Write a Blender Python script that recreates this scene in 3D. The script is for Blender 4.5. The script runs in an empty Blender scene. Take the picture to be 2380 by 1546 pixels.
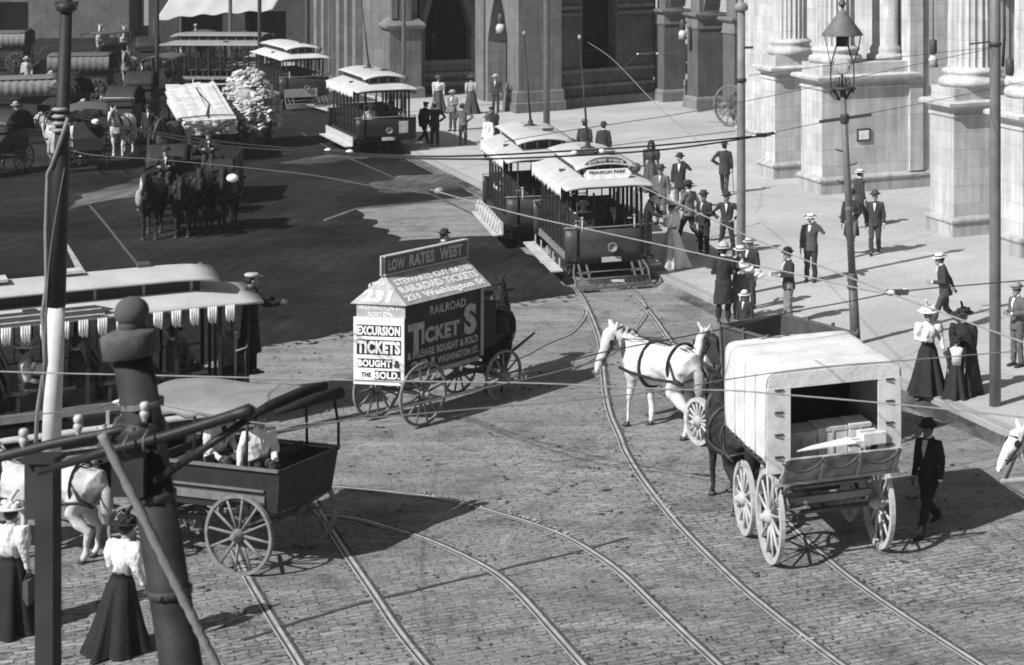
import bpy, math, random
from mathutils import Vector, Matrix, noise
random.seed(7)
R=math.radians; PI=math.pi
sc=bpy.context.scene
COL=sc.collection
# picture plane used to read the place off the photograph: 2379 x 1546, level camera 10 m up
F,CX,YH,CH=4600.,2400.,-235.,10.
def G(x,y,z=0.):
    s=(CH-z)/(y-YH); return Vector(((x-CX)*s,F*s,z))
def V(x,y,Y): return Vector(((x-CX)*Y/F,Y,CH-(y-YH)*Y/F))
# ---------------------------------------------------------------- materials
MATS={}
def mat(name,v,rough=.75,var=.18,scale=6.,bump=.0,metal=0.,spec=.3,detail=4.):
    if name in MATS: return MATS[name]
    m=bpy.data.materials.new(name); m.use_nodes=True; nt=m.node_tree; b=nt.nodes['Principled BSDF']
    tc=nt.nodes.new('ShaderNodeTexCoord'); n=nt.nodes.new('ShaderNodeTexNoise'); n.inputs['Scale'].default_value=scale; n.inputs['Detail'].default_value=detail
    nt.links.new(tc.outputs['Object'],n.inputs['Vector'])
    mr=nt.nodes.new('ShaderNodeMapRange'); mr.inputs['From Min'].default_value=.3; mr.inputs['From Max'].default_value=.7
    mr.inputs['To Min'].default_value=v*(1-var); mr.inputs['To Max'].default_value=v*(1+var)
    nt.links.new(n.outputs['Fac'],mr.inputs['Value']); nt.links.new(mr.outputs['Result'],b.inputs['Base Color'])
    b.inputs['Roughness'].default_value=rough; b.inputs['Metallic'].default_value=metal
    b.inputs['Specular IOR Level'].default_value=spec
    if bump:
        bp=nt.nodes.new('ShaderNodeBump'); bp.inputs['Strength'].default_value=bump; bp.inputs['Distance'].default_value=.02
        n2=nt.nodes.new('ShaderNodeTexNoise'); n2.inputs['Scale'].default_value=scale*5; nt.links.new(tc.outputs['Object'],n2.inputs['Vector'])
        nt.links.new(n2.outputs['Fac'],bp.inputs['Height']); nt.links.new(bp.outputs['Normal'],b.inputs['Normal'])
    MATS[name]=m; return m
def g(v,rough=.8,var=.18,scale=7.,bump=.15):   # plain grey cloth / paint by albedo
    return mat('tone_%03d_%02d'%(int(round(v*1000)),int(rough*10)),v,rough,var,scale,bump)
# ---------------------------------------------------------------- mesh builder
class MB:
    def __init__(s): s.v=[]; s.f=[]; s.sm=[]
    def add(s,vs,fs,smooth=False,M=None):
        o=len(s.v)
        s.v+=[(M@Vector(p)) if M else Vector(p) for p in vs]
        s.f+=[tuple(i+o for i in f) for f in fs]; s.sm+=[smooth]*len(fs); return s
    def box(s,c,d,rz=0,M=None,top=(1,1)):
        x,y,z=d[0]/2,d[1]/2,d[2]/2; a,b=top
        vs=[(-x,-y,-z),(x,-y,-z),(x,y,-z),(-x,y,-z),(-x*a,-y*b,z),(x*a,-y*b,z),(x*a,y*b,z),(-x*a,y*b,z)]
        T=Matrix.Translation(Vector(c))@Matrix.Rotation(rz,4,'Z')
        if M: T=M@T
        return s.add(vs,[(0,3,2,1),(4,5,6,7),(0,1,5,4),(1,2,6,5),(2,3,7,6),(3,0,4,7)],False,T)
    def bar(s,p,q,w,h):
        p=Vector(p);q=Vector(q); d=q-p; L=d.length
        if L<1e-5: return s
        qt=d.to_track_quat('Y','Z'); T=Matrix.Translation((p+q)/2)@qt.to_matrix().to_4x4()
        x,y,z=w/2,L/2,h/2
        vs=[(-x,-y,-z),(x,-y,-z),(x,y,-z),(-x,y,-z),(-x,-y,z),(x,-y,z),(x,y,z),(-x,y,z)]
        return s.add(vs,[(0,3,2,1),(4,5,6,7),(0,1,5,4),(1,2,6,5),(2,3,7,6),(3,0,4,7)],False,T)
    def tube(s,pts,r,n=8,smooth=True,cap=True,closed=False):
        pts=[Vector(p) for p in pts]; k=len(pts)
        if not isinstance(r,(list,tuple)): r=[r]*k
        vs=[];fs=[]; pu=None
        for i,p in enumerate(pts):
            if closed: d=pts[(i+1)%k]-pts[i-1]
            else: d=pts[min(i+1,k-1)]-pts[max(i-1,0)]
            d=d.normalized() if d.length>1e-9 else Vector((0,0,1))
            if pu is None:
                a=Vector((0,0,1)) if abs(d.z)<.9 else Vector((1,0,0)); u=d.cross(a).normalized()
            else:
                u=(pu-d*pu.dot(d)); u=u.normalized() if u.length>1e-6 else d.orthogonal().normalized()
            pu=u; w=d.cross(u)
            rr=r[i]; ra,rb=rr if isinstance(rr,(tuple,list)) else (rr,rr)
            for j in range(n):
                t=2*PI*j/n; vs.append(p+u*(ra*math.cos(t))+w*(rb*math.sin(t)))
        m=k if closed else k-1
        for i in range(m):
            i2=(i+1)%k
            for j in range(n):
                j2=(j+1)%n; fs.append((i*n+j,i*n+j2,i2*n+j2,i2*n+j))
        if cap and not closed:
            fs.append(tuple(range(n-1,-1,-1))); fs.append(tuple((k-1)*n+j for j in range(n)))
        return s.add(vs,fs,smooth)
    def loft(s,secs,n=14,smooth=True,M=None):   # horizontal ellipses (x,y,z,rx,ry)
        vs=[];fs=[];k=len(secs)
        for (x,y,z,rx,ry) in secs:
            for j in range(n):
                t=2*PI*j/n; vs.append((x+rx*math.cos(t),y+ry*math.sin(t),z))
        for i in range(k-1):
            for j in range(n):
                j2=(j+1)%n; fs.append((i*n+j,i*n+j2,(i+1)*n+j2,(i+1)*n+j))
        fs.append(tuple(range(n-1,-1,-1))); fs.append(tuple((k-1)*n+j for j in range(n)))
        return s.add(vs,fs,smooth,M)
    def ell(s,c,r,n=12,m=8,M=None,rot=None):
        vs=[];fs=[]
        for i in range(m+1):
            a=PI*i/m
            for j in range(n):
                t=2*PI*j/n; vs.append((r[0]*math.sin(a)*math.cos(t),r[1]*math.sin(a)*math.sin(t),r[2]*math.cos(a)))
        for i in range(m):
            for j in range(n):
                j2=(j+1)%n; fs.append((i*n+j,(i+1)*n+j,(i+1)*n+j2,i*n+j2))
        T=Matrix.Translation(Vector(c))
        if rot: T=T@rot
        if M: T=M@T
        return s.add(vs,fs,True,T)
    def lathe(s,prof,c=(0,0,0),n=20,M=None,smooth=True,flute=0,fa=0.):
        vs=[];fs=[];k=len(prof)
        for (r,z) in prof:
            for j in range(n):
                t=2*PI*j/n; q=r
                if flute: q=r*(1-fa*abs(math.sin(flute*t/2))**.6)
                vs.append((q*math.cos(t),q*math.sin(t),z))
        for i in range(k-1):
            for j in range(n):
                j2=(j+1)%n; fs.append((i*n+j,i*n+j2,(i+1)*n+j2,(i+1)*n+j))
        fs.append(tuple(range(n-1,-1,-1))); fs.append(tuple((k-1)*n+j for j in range(n)))
        T=Matrix.Translation(Vector(c))
        if M: T=T@M
        return s.add(vs,fs,smooth,T)
    def prism(s,poly,d,smooth=False):
        d=Vector(d);p=[Vector(q) for q in poly];n=len(p)
        fs=[tuple(range(n-1,-1,-1)),tuple(range(n,2*n))]+[(i,(i+1)%n,(i+1)%n+n,i+n) for i in range(n)]
        return s.add(p+[q+d for q in p],fs,smooth)
    def slab(s,fn,nu,nv,t,smooth=True,d=(0,0,-1)):
        d=Vector(d)*t; top=[Vector(fn(i/nu,j/nv)) for i in range(nu+1) for j in range(nv+1)]
        bot=[p+d for p in top]; N=len(top); w=nv+1; fs=[]
        for i in range(nu):
            for j in range(nv):
                a=i*w+j; fs.append((a,a+w,a+w+1,a+1)); fs.append((N+a,N+a+1,N+a+w+1,N+a+w))
        for i in range(nu):
            a=i*w; fs.append((a,N+a,N+a+w,a+w)); a=i*w+nv; fs.append((a,a+w,N+a+w,N+a))
        for j in range(nv):
            a=j; fs.append((a,a+1,N+a+1,N+a)); a=nu*w+j; fs.append((a,N+a,N+a+1,a+1))
        return s.add(top+bot,fs,smooth)
    def mesh(s,name):
        me=bpy.data.meshes.new(name); me.from_pydata([tuple(v) for v in s.v],[],s.f)
        me.polygons.foreach_set('use_smooth',s.sm); me.update(); return me
def link(o,parent=None):
    COL.objects.link(o)
    if parent: o.parent=parent
    return o
def P(name,mb,m,parent=None,label=None,autosm=False):
    me=mb.mesh(name) if isinstance(mb,MB) else mb
    o=bpy.data.objects.new(name,me); me.materials.clear(); me.materials.append(m)
    link(o,parent)
    if label: o['label']=label
    return o
def T(name,label,cat,loc=(0,0,0),rz=0,group=None):
    o=bpy.data.objects.new(name,None); COL.objects.link(o); o.location=loc; o.rotation_euler=(0,0,rz); o.empty_display_size=.2
    o['label']=label; o['category']=cat
    if group: o['group']=group
    return o
def tag(o,label,cat,group=None):
    o['label']=label; o['category']=cat
    if group: o['group']=group
    return o
def S(name,mb,m,kind='structure'):
    o=P(name,mb,m); o['kind']=kind; return o
def remesh(mb,vox,sm=4):
    me=mb.mesh('tmp'); o=bpy.data.objects.new('tmp',me); COL.objects.link(o)
    r=o.modifiers.new('r','REMESH'); r.mode='VOXEL'; r.voxel_size=vox; r.use_smooth_shade=True
    q=o.modifiers.new('s','SMOOTH'); q.factor=.5; q.iterations=sm
    dg=bpy.context.evaluated_depsgraph_get(); dg.update()
    out=bpy.data.meshes.new_from_object(o.evaluated_get(dg)); bpy.data.objects.remove(o); bpy.data.meshes.remove(me)
    return out
def wrinkle(me,amp,f=(9,9,3.2),seed=0.):
    nr=[v.normal.copy() for v in me.vertices]
    for v,n in zip(me.vertices,nr):
        c=v.co; w=noise.noise(Vector((c.x*f[0]+seed,c.y*f[1],c.z*f[2]+seed)))+.5*noise.noise(Vector((c.x*f[0]*2.3,c.y*f[1]*2.3+seed,c.z*f[2]*2.6)))
        v.co=c+n*amp*w
    me.update(); return me
def join_mesh(me,mb):   # append mesh data to a builder
    mb.add([v.co.copy() for v in me.vertices],[tuple(p.vertices) for p in me.polygons],True); return mb
def letters(txt,o,u,w,wid,hei,m,parent,off=.004,bold=.03,depth=.002,name='lettering',shear=0.):
    """lettering fitted in the rectangle from corner o along unit u (right) and w (up)"""
    cu=bpy.data.curves.new('t','FONT'); cu.body=txt; cu.offset=bold; cu.extrude=.01; cu.resolution_u=3; cu.shear=shear; cu.space_character=1.08
    t=bpy.data.objects.new('t',cu); COL.objects.link(t)
    dg=bpy.context.evaluated_depsgraph_get(); dg.update()
    me=bpy.data.meshes.new_from_object(t.evaluated_get(dg)); bpy.data.objects.remove(t); bpy.data.curves.remove(cu)
    xs=[v.co.x for v in me.vertices]; ys=[v.co.y for v in me.vertices]
    x0,x1,y0,y1=min(xs),max(xs),min(ys),max(ys)
    u=Vector(u).normalized(); w=Vector(w).normalized(); n=u.cross(w).normalized(); o=Vector(o)
    for v in me.vertices:
        z=v.co.z
        v.co=o+u*((v.co.x-x0)/(x1-x0)*wid)+w*((v.co.y-y0)/(y1-y0)*hei)+n*(off+(depth if z>0 else 0))
    me.name=name
    return P(name,me,m,parent)
def wheel(parent,c,rad,m,nsp=12,axis='X',w=.055,rim=.06,hubm=None,name='wheel',hub=.09):
    """spoked wagon wheel, axle along local X"""
    A=MB(); prof=[]; n=32
    for (rr,x) in [(rad,-w/2),(rad,w/2),(rad-rim,w/2),(rad-rim,-w/2)]: prof.append((rr,x))
    vs=[];fs=[]
    for (rr,x) in prof:
        for j in range(n):
            t=2*PI*j/n; vs.append((x,rr*math.cos(t),rr*math.sin(t)))
    for i in range(4):
        for j in range(n):
            j2=(j+1)%n; i2=(i+1)%4; fs.append((i*n+j,i*n+j2,i2*n+j2,i2*n+j))
    A.add(vs,fs,False)
    rimo=P(name,A,m,parent); rimo.location=c
    B=MB(); off=random.random()
    for k in range(nsp):
        t=2*PI*(k+off)/nsp; e=Vector((0,math.cos(t),math.sin(t)))
        B.tube([e*hub*.6,e*(rad-rim*.6)],[.026,.019],6)
    P('spokes',B,m,rimo)
    H=MB(); Mx=Matrix.Rotation(PI/2,4,'Y')
    H.lathe([(.035,-.16),(.05,-.15),(.055,-.12),(hub*.8,-.08),(hub,-.03),(hub,.03),(hub*.8,.08),(.055,.12),(.05,.15),(.035,.16)],(0,0,0),14,Mx)
    P('hub',H,hubm or m,rimo)
    return rimo
# ---------------------------------------------------------------- people
SKIN=mat('skin',.30,.6,.08,9)
SKIND=mat('skin_tanned',.16,.6,.08,9)
HAIRD=mat('hair_dark',.03,.7,.3,30,.4)
HAIRL=mat('hair_grey',.2,.7,.3,30,.4)
EYE=mat('eye_dark',.015,.3,.05)
ARM={'down':((.06,-.02,-.29),(.07,.05,-.55)),'hip':((.23,-.08,-.24),(.02,.09,-.40)),'face':((.22,.16,-.14),(-.07,.22,.17)),
 'hold':((.05,.0,-.28),(-.08,.26,-.25)),'fwd':((.04,.2,-.2),(.0,.45,-.22)),'back':((.08,-.1,-.27),(-.10,-.16,-.42)),
 'swf':((.05,.09,-.28),(.04,.28,-.48)),'swb':((.06,-.14,-.26),(.05,-.22,-.50)),'lap':((.06,.05,-.28),(-.02,.32,-.36)),
 'rein':((.08,.08,-.27),(-.04,.4,-.22)),'up':((.18,.12,.02),(.1,.2,.26)),'skirt':((.1,-.02,-.28),(.14,.1,-.5))}
def hat(kind,parent,z,tone,y=0.,band=.02,tilt=0.):
    A=MB(); hm=g(tone,.85)
    if kind=='bowler':
        A.lathe([(.145,0),(.155,.012),(.15,.022),(.108,.012),(.108,.05),(.100,.09),(.075,.118),(.03,.13),(.001,.132)],n=20)
    elif kind=='boater':
        A.lathe([(.175,0),(.175,.012),(.106,.014),(.104,.085),(.098,.09),(.001,.092)],n=24)
    elif kind=='fedora':
        A.lathe([(.155,.012),(.165,.022),(.16,.028),(.108,.012),(.104,.06),(.085,.12),(.06,.13),(.03,.112),(.001,.108)],n=20)
    elif kind=='cap':
        A.lathe([(.11,0),(.125,.02),(.122,.045),(.09,.06),(.001,.064)],n=18); A.ell((0,.11,.005),(.08,.07,.012))
    elif kind=='straw':
        A.lathe([(.2,-.01),(.2,.004),(.115,.012),(.112,.05),(.1,.1),(.06,.13),(.001,.14)],n=22)
    elif kind=='helmet':
        A.lathe([(.155,-.01),(.15,.01),(.115,.02),(.112,.07),(.09,.12),(.05,.15),(.015,.16),(.012,.19),(.001,.192)],n=20)
    elif kind in('lady','ladydark'):
        A.lathe([(.21,.02),(.22,.035),(.2,.045),(.11,.03),(.10,.08),(.07,.1),(.001,.1)],n=24)
        for i in range(11):
            t=2.4*i; q=.09+.03*math.sin(i*1.7); A.ell((q*math.cos(t),q*math.sin(t),.085+.02*math.sin(i*2.1)),(.05,.05,.045),8,5)
        A.tube([(0,-.05,.1),(.03,-.03,.2),(.05,.03,.27),(.06,.07,.25)],[.02,.03,.025,.008],6)
    elif kind=='veil':
        A.loft([(0,-.03,-.42,.2,.09),(0,-.04,-.2,.15,.11),(0,-.03,0,.12,.125),(0,-.02,.08,.10,.11),(0,-.01,.12,.04,.05)],16)
    o=P('hat',A,hm,parent); o.location=(0,y,z); o.rotation_euler=(tilt,0,0)
    if kind in('boater','fedora','bowler','straw','helmet') and band is not None:
        B=MB(); rb=.108 if kind!='straw' else .1165
        if kind=='helmet': rb=.1175
        B.lathe([(rb+.001,.014),(rb,.044),(rb-.012,.044),(rb-.012,.014)],n=22); P('hat_band',B,g(band,.6),o)
    return o
def hand(A,p,d,side,r=.0095):
    """palm with four unequal curled fingers and a thumb leaving its side"""
    d=d.normalized(); a=Vector((side,0,0)); a=(a-d*a.dot(d)); a=a.normalized() if a.length>1e-4 else Vector((0,1,0))
    w=d.cross(a).normalized()   # spread across the palm
    A.tube([p-d*.03,p+d*.02,p+d*.075],[(.024,.02),(.036,.018),(.038,.015)],8)
    for k,L in enumerate((.062,.075,.07,.055)):
        b=p+d*.07+w*(-.028+.019*k); A.tube([b,b+d*L*.55-a*.008,b+d*L*.9-a*.03],[r,r*.95,r*.8],6)
    b=p+d*.015+w*-.03; A.tube([b,b+d*.035-w*.025-a*.01,b+d*.062-w*.026-a*.02],[r*1.1,r*1.05,r*.85],6)
def hash_(s): return (sum((i+1)*ord(c) for i,c in enumerate(s))%97)/97.
def person(label,loc,head=180,H=1.74,arms=('down','down'),legs='stand',coat=.05,trous=.05,shirt=.6,hatk='bowler',hatt=.04,
           woman=False,skirt=.04,blouse=None,frock=0,beard=0,skin=None,hair=None,lean=0,sitz=.5,group=None,vox=.0,band=.02,extra=None,look=0,tie=None,apron=None,vest=False):
    sd=skin or SKIN
    head=head+(hash_(label)-.5)*9; root=T('person',label,'person',loc,R(head),group)
    far=Vector(loc).y; vb=.011 if far<60 else (.016 if far<80 else .022); vc=vb*1.5 if far>40 else vb*1.2
    k=H/1.78 if hatk else H/1.74
    W=.92 if woman else 1.
    body=MB(); sh={}; zz=0.
    if legs=='sit': zz=sitz-.92+.02
    S0=Matrix.Translation((0,0,zz)); 
    def q(x,y,z):   # lean the upper body forward about the hips
        v=Vector((x,y,z-.92)); v.rotate(Matrix.Rotation(-lean,3,'X')); return Vector((v.x,v.y,v.z+.92+zz))
    def lf(A,secs,n=14):
        B=MB(); B.loft(secs,n); 
        for v in B.v:
            w=q(v.x,v.y,v.z); v.x,v.y,v.z=w
        A.add(B.v,B.f,True)
    # torso core, neck, head
    lf(body,[(0,0,.86,.13,.10),(0,0,1.0,.14,.10),(0,.0,1.2,.15,.10),(0,0,1.36,.155,.09),(0,0,1.44,.1,.07),(0,.01,1.50,.055,.055),(0,.015,1.56,.055,.055)])
    hd=q(0,.03,1.61)
    rot=Matrix.Rotation(R(look),4,'Z')@Matrix.Rotation(-lean*.5,4,'X'); HM=Matrix.Translation(hd)@rot
    def he(c,r,n=12,m=8): body.ell(c,r,n,m,M=HM)
    he((0,0,.02),(.077,.095,.105)); he((0,.025,-.055),(.058,.07,.062)); he((0,.098,-.012),(.013,.022,.026)); he((0,.1,-.024),(.016,.014,.011))
    he((.079,-.005,-.01),(.012,.022,.03)); he((-.079,-.005,-.01),(.012,.022,.03)); he((0,.078,-.085),(.028,.022,.022)); he((0,.086,-.052),(.026,.014,.012))
    # arms
    jk=MB(); hands=MB()
    for s,nm in ((-1,arms[0]),(1,arms[1])):
        e,h=ARM[nm]; a=q(s*.185*W,0,1.415); el=q(s*(.185*W+e[0]),e[1],1.415+e[2]); hn=q(s*(.185*W+h[0]),h[1],1.415+h[2])
        d=(hn-el).normalized(); body.tube([a,el,hn],[.045,.036,.026],8)
        hand(hands,hn+d*.02,d,s)
        if woman: jk.tube([q(s*.13,0,1.41),a+Vector((s*.02,0,.02)),(a+el)/2+Vector((s*.01,0,.03)),el,(el+hn)/2,hn],[.07,.098,.105,.062,.045,.038],10)
        else: jk.tube([q(s*.12,0,1.41),a,(a+el)/2,el,hn],[.07,.074,.064,.056,.047],10)
        sh[s]=(a,el,hn,d)
    # legs
    hips=[(-.09,0,.9+zz),(.09,0,.9+zz)]
    if legs=='sit': kn=[(-.11,.42,sitz+.06),(.11,.42,sitz+.06)]; ft=[(-.11,.48,sitz-.38),(.12,.50,sitz-.38)]
    elif legs=='walk': kn=[(-.09,.2,.5),(.09,-.03,.48)]; ft=[(-.08,.34,.07),(.08,-.36,.14)]
    elif legs=='walk2': kn=[(-.09,.0,.48),(.09,.17,.5)]; ft=[(-.08,-.26,.1),(.08,.22,.07)]
    elif legs=='wide': kn=[(-.15,.05,.49),(.15,.02,.49)]; ft=[(-.2,.02,.07),(.2,-.02,.07)]
    else: kn=[(-.10,.03,.49),(.10,.01,.49)]; ft=[(-.11,0,.07),(.11,.02,.07)]
    tr=MB(); shoe=MB()
    for i in (0,1):
        body.tube([hips[i],kn[i],ft[i]],[.07,.05,.035],8)
        tr.tube([(hips[i][0],hips[i][1],hips[i][2]+.06),hips[i],kn[i],(ft[i][0],ft[i][1]-.005,ft[i][2]+.03)],[.1,.105,.076,.066],10)
        fx,fy,fz=ft[i]; shoe.tube([(fx,fy-.07,fz-.03),(fx,fy,fz-.025),(fx,fy+.1,fz-.035),(fx,fy+.18,fz-.045)],[(.035,.035),(.042,.045),(.045,.033),(.03,.02)],8)
    body.ell((0,0,.92+zz),(.15,.11,.1))
    bm=remesh(body,vb,3); B2=MB(); join_mesh(bm,B2); B2.add(hands.v,hands.f,True); bpy.data.meshes.remove(bm)
    P('body',B2,sd,root)
    E=MB(); 
    for s in (-1,1): E.ell((s*.031,.088,.012),(.012,.008,.007),8,5,M=HM)
    P('eyes',E,EYE,root)
    Mo=MB(); Mo.ell((0,.098,-.05),(.022,.006,.004),8,4,M=HM); P('mouth',Mo,g(.1),root)
    hr=MB(); hmn=hair or HAIRD
    if woman: hr.ell((0,-.02,.035),(.09,.1,.1),12,8,M=HM); hr.ell((0,-.09,.05),(.05,.045,.05),10,6,M=HM)
    else: hr.ell((0,-.022,.03),(.084,.095,.1),12,8,M=HM)
    P('hair',hr,hmn,root)
    if beard:
        b=MB(); b.ell((0,.095,-.038),(.038,.014,.010),10,5,M=HM)
        if beard>1: b.ell((0,.07,-.09),(.05,.04,.05),10,6,M=HM)
        P('moustache' if beard==1 else 'beard',b,hmn,root)
    if hatk:
        o=hat(hatk,root,0,hatt,0,band); ho=HM@Vector((0,-.005,.072)); o.location=ho; o.rotation_euler=(-lean*.5-.06,0,R(look))
    if woman:
        bl=blouse if blouse is not None else shirt
        lf(jk,[(0,0,1.0,.13,.105),(0,0,1.08,.125,.1),(0,.02,1.22,.165,.14),(0,.025,1.33,.175,.14),(0,0,1.43,.12,.09),(0,.005,1.5,.062,.06)])
        P('blouse',wrinkle(remesh(jk,vc,3),.018,(14,14,7),head),g(bl,.75),root)
        sk=MB(); n=48; prof=[(1.06,.125,.1,0),(.98,.16,.135,0),(.9,.19,.17,-.01),(.6,.245,.25,-.03),(.3,.305,.32,-.05),(.06,.37,.39,-.07),(.02,.365,.385,-.07)]
        vs=[];ph=random.random()*6
        for (z,rx,ry,cy) in prof:
            am=.19*(1.06-z)**.9
            for j in range(n):
                t=2*PI*j/n; f=1+am*(math.sin(7*t+ph)+.6*math.sin(11*t+2*ph)+.3*math.sin(17*t))
                vs.append((rx*f*math.cos(t),cy+ry*f*math.sin(t),z+zz))
        fs=[(i*n+j,i*n+(j+1)%n,(i+1)*n+(j+1)%n,(i+1)*n+j) for i in range(len(prof)-1) for j in range(n)]
        fs.append(tuple(range(n))); fs.append(tuple((len(prof)-1)*n+j for j in range(n-1,-1,-1)))
        if legs!='sit': sk.add(vs,fs,True); P('skirt',sk,g(skirt,.85),root)
        else:
            sk.tube([(0,0,sitz+.12),(0,.2,sitz+.1),(0,.45,sitz+.07),(0,.5,sitz-.15),(0,.52,sitz-.4)],[(.17,.14),(.2,.12),(.22,.1),(.24,.13),(.28,.18)],14); P('skirt',sk,g(skirt,.85),root)
        be=MB(); lf(be,[(0,0,1.03,.133,.11),(0,0,1.075,.133,.108)],20); P('belt',be,g(.03,.5),root)
    else:
        zb=.80-frock
        secs=[(0,-.0,1.0,.175,.128),(0,0,1.1,.172,.125),(0,.005,1.3,.195,.132),(0,0,1.4,.18,.11),(0,0,1.47,.1,.08),(0,-.005,1.51,.068,.066)]
        if legs=='sit': secs=[(0,.0,.93,.185,.14)]+secs
        else: secs=[(0,-.01,zb,.2+frock*.12,.15+frock*.1),(0,-.005,.9,.185,.14)]+secs
        lf(jk,secs)
        P('jacket',wrinkle(remesh(jk,vc,3),.017,(10,10,5),head+loc[0]),g(coat,.85),root)
        if not frock or frock<.4: P('trousers',wrinkle(remesh(tr,vc,2),.017,(7,7,9),head),g(trous,.85),root)
        else: P('trousers',tr,g(trous,.85),root)
        P('shoes',shoe,g(.03,.45),root)
        # shirt front, collar and cuffs
        sf=MB(); pts=[(-.045,1.47),(.045,1.47),(.028,1.36),(.0,1.2 if not vest else 1.3),(-.028,1.36)]
        sf.prism([q(x,.128+(.02 if z<1.4 else (-.038 if z>1.45 else 0.0)),z) for x,z in pts],q(0,.012,.92)-q(0,0,.92))
        P('shirt_front',sf,g(shirt,.8),root)
        cl=MB(); lf(cl,[(0,.005,1.485,.072,.07),(0,.012,1.54,.062,.062)],14); P('collar',cl,g(shirt,.7),root)
        cf=MB()
        for s in (-1,1):
            a,el,hn,d=sh[s]; cf.tube([hn-d*.012,hn+d*.022],[.04,.037],10)
        P('cuffs',cf,g(shirt,.7),root)
        if tie is not None:
            tm=MB(); tm.tube([q(-.05,.1,1.475),q(0,.118,1.47),q(.05,.1,1.475)],[(.008,.02),(.012,.012),(.008,.02)],6); P('bow_tie',tm,g(tie),root)
    root.scale=(k,k,k)
    if extra: extra(root,sh,q)
    return root
# ---------------------------------------------------------------- horses
def horse(label,loc,head,coat=.7,mane=.5,turn=0,pose=0,H=1.55,harness=.03,drop=0,group=None,blink=True,vox=.022,collar=True,spots=False):
    root=T('horse',label,'horse',loc,R(head),group); A=MB(); cm=mat('horse_coat_%02d'%int(coat*100),coat,.7,.26 if coat>.3 else .4,4.,.3,0,.2,6.)
    A.tube([(0,-.92,1.12),(0,-.84,1.22),(0,-.6,1.26),(0,-.3,1.21),(0,.05,1.17),(0,.4,1.2),(0,.62,1.2),(0,.8,1.14)],[(.16,.18),(.30,.28),(.34,.345),(.325,.335),(.34,.37),(.31,.375),(.27,.33),(.17,.22)],16)
    A.ell((0,.55,1.42),(.12,.3,.16)); A.ell((0,-.6,1.36),(.2,.3,.2))
    nb=Vector((0,.62,1.32)); pol=Vector((0,1.02-.62,0)); 
    def hp(x,y,z):
        f=min(1,max(0,(y-.62)/.4)); v=Vector((x,min(y,1.02)-.62,0)); v.rotate(Matrix.Rotation(R(turn)*.45*f,3,'Z'))
        if y>1.02: w=Vector((0,y-1.02,0)); w.rotate(Matrix.Rotation(R(turn),3,'Z')); v=Vector((0,.4,0)); v.rotate(Matrix.Rotation(R(turn)*.45,3,'Z')); xx=Vector((x,0,0)); xx.rotate(Matrix.Rotation(R(turn),3,'Z')); v=v+w+xx
        elif f>.8: v=Vector((0,y-.62,0)); v.rotate(Matrix.Rotation(R(turn)*.45,3,'Z')); xx=Vector((x,0,0)); xx.rotate(Matrix.Rotation(R(turn),3,'Z')); v=v+xx
        return v+nb+Vector((0,0,z-1.32-drop*max(0,(y-.62))))
    A.tube([(0,.5,1.2),hp(0,.68,1.4),hp(0,.9,1.66),hp(0,1.02,1.86)],[(.22,.3),(.16,.25),(.115,.19),(.09,.13)],14)
    A.tube([hp(0,.96,1.9),hp(0,1.08,1.86),hp(0,1.2,1.7),hp(0,1.32,1.52),hp(0,1.38,1.42),hp(0,1.385,1.37)],[(.07,.09),(.095,.125),(.08,.105),(.058,.075),(.055,.06),(.035,.035)],12)
    for s in (-1,1):
        A.tube([hp(s*.055,1.0,1.93),hp(s*.10,1.0,2.01),hp(s*.145,1.02,2.09)],[.038,.042,.008],8)
        A.ell(tuple(hp(s*.05,1.09,1.78)),(.06,.06,.07),8,6)
    dy=[(.0,.0),(.14,-.12),(-.1,.12)][pose]; dh=[(0,0),(-.1,.16),(.12,-.14)][pose]
    hoofs=MB()
    for i,s in enumerate((-1,1)):
        d=dy[i]; A.tube([(s*.12,.52,1.15),(s*.18,.52,.98),(s*.175,.48+d*.2,.78),(s*.165,.5+d*.7,.5),(s*.165,.49+d,.3),(s*.165,.48+d,.15),(s*.165,.52+d,.06)],[.16,.13,.09,.062,.042,.045,.05],10)
        hoofs=MB(); hoofs.loft([(s*.165,.54+d,.0,.068,.08),(s*.165,.525+d,.075,.052,.058)],10); P('hoof',hoofs,g(.06,.5),root)
        d=dh[i]; A.tube([(s*.12,-.66,1.2),(s*.18,-.66,1.02),(s*.185,-.58+d*.2,.8),(s*.17,-.72+d*.6,.62),(s*.165,-.84+d*.8,.52),(s*.16,-.80+d,.3),(s*.16,-.79+d,.15),(s*.16,-.74+d,.06)],[.2,.19,.145,.09,.06,.044,.048,.052],10)
        hoofs=MB(); hoofs.loft([(s*.16,-.72+d,.0,.068,.08),(s*.16,-.735+d,.075,.052,.058)],10); P('hoof',hoofs,g(.06,.5),root)
    P('body',wrinkle(remesh(A,vox,4),.030,(3.2,2.6,3.4),head),cm,root)
    mm=mat('horse_mane_%02d'%int(mane*100),mane,.8,.4,40,.6); M=MB()
    for i in range(9):
        t=i/8; p=hp((-1)**i*.03,.62+.36*t-.06,1.52+.42*t); M.tube([p,p+Vector((.05*(-1)**i,-.05,-.1)),p+Vector((.08*(-1)**i,-.07,-.24))],[.035,.04,.012],6)
    fl=hp(0,1.04,1.95); M.tube([fl,hp(0,1.14,1.88),hp(.01,1.19,1.78)],[.03,.035,.01],6)
    P('mane',M,mm,root)
    t=MB(); t.tube([(0,-.95,1.28),(0,-1.04,1.15),(0,-1.06,.9),(.02,-1.05,.62)],[.06,.095,.11,.03],8); P('tail',t,mm,root)
    e=MB()
    for s in (-1,1): e.ell(tuple(hp(s*.088,1.13,1.77)),(.015,.02,.018),8,5); e.ell(tuple(hp(s*.045,1.372,1.42)),(.012,.014,.018),6,4)
    P('eyes',e,EYE,root)
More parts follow.
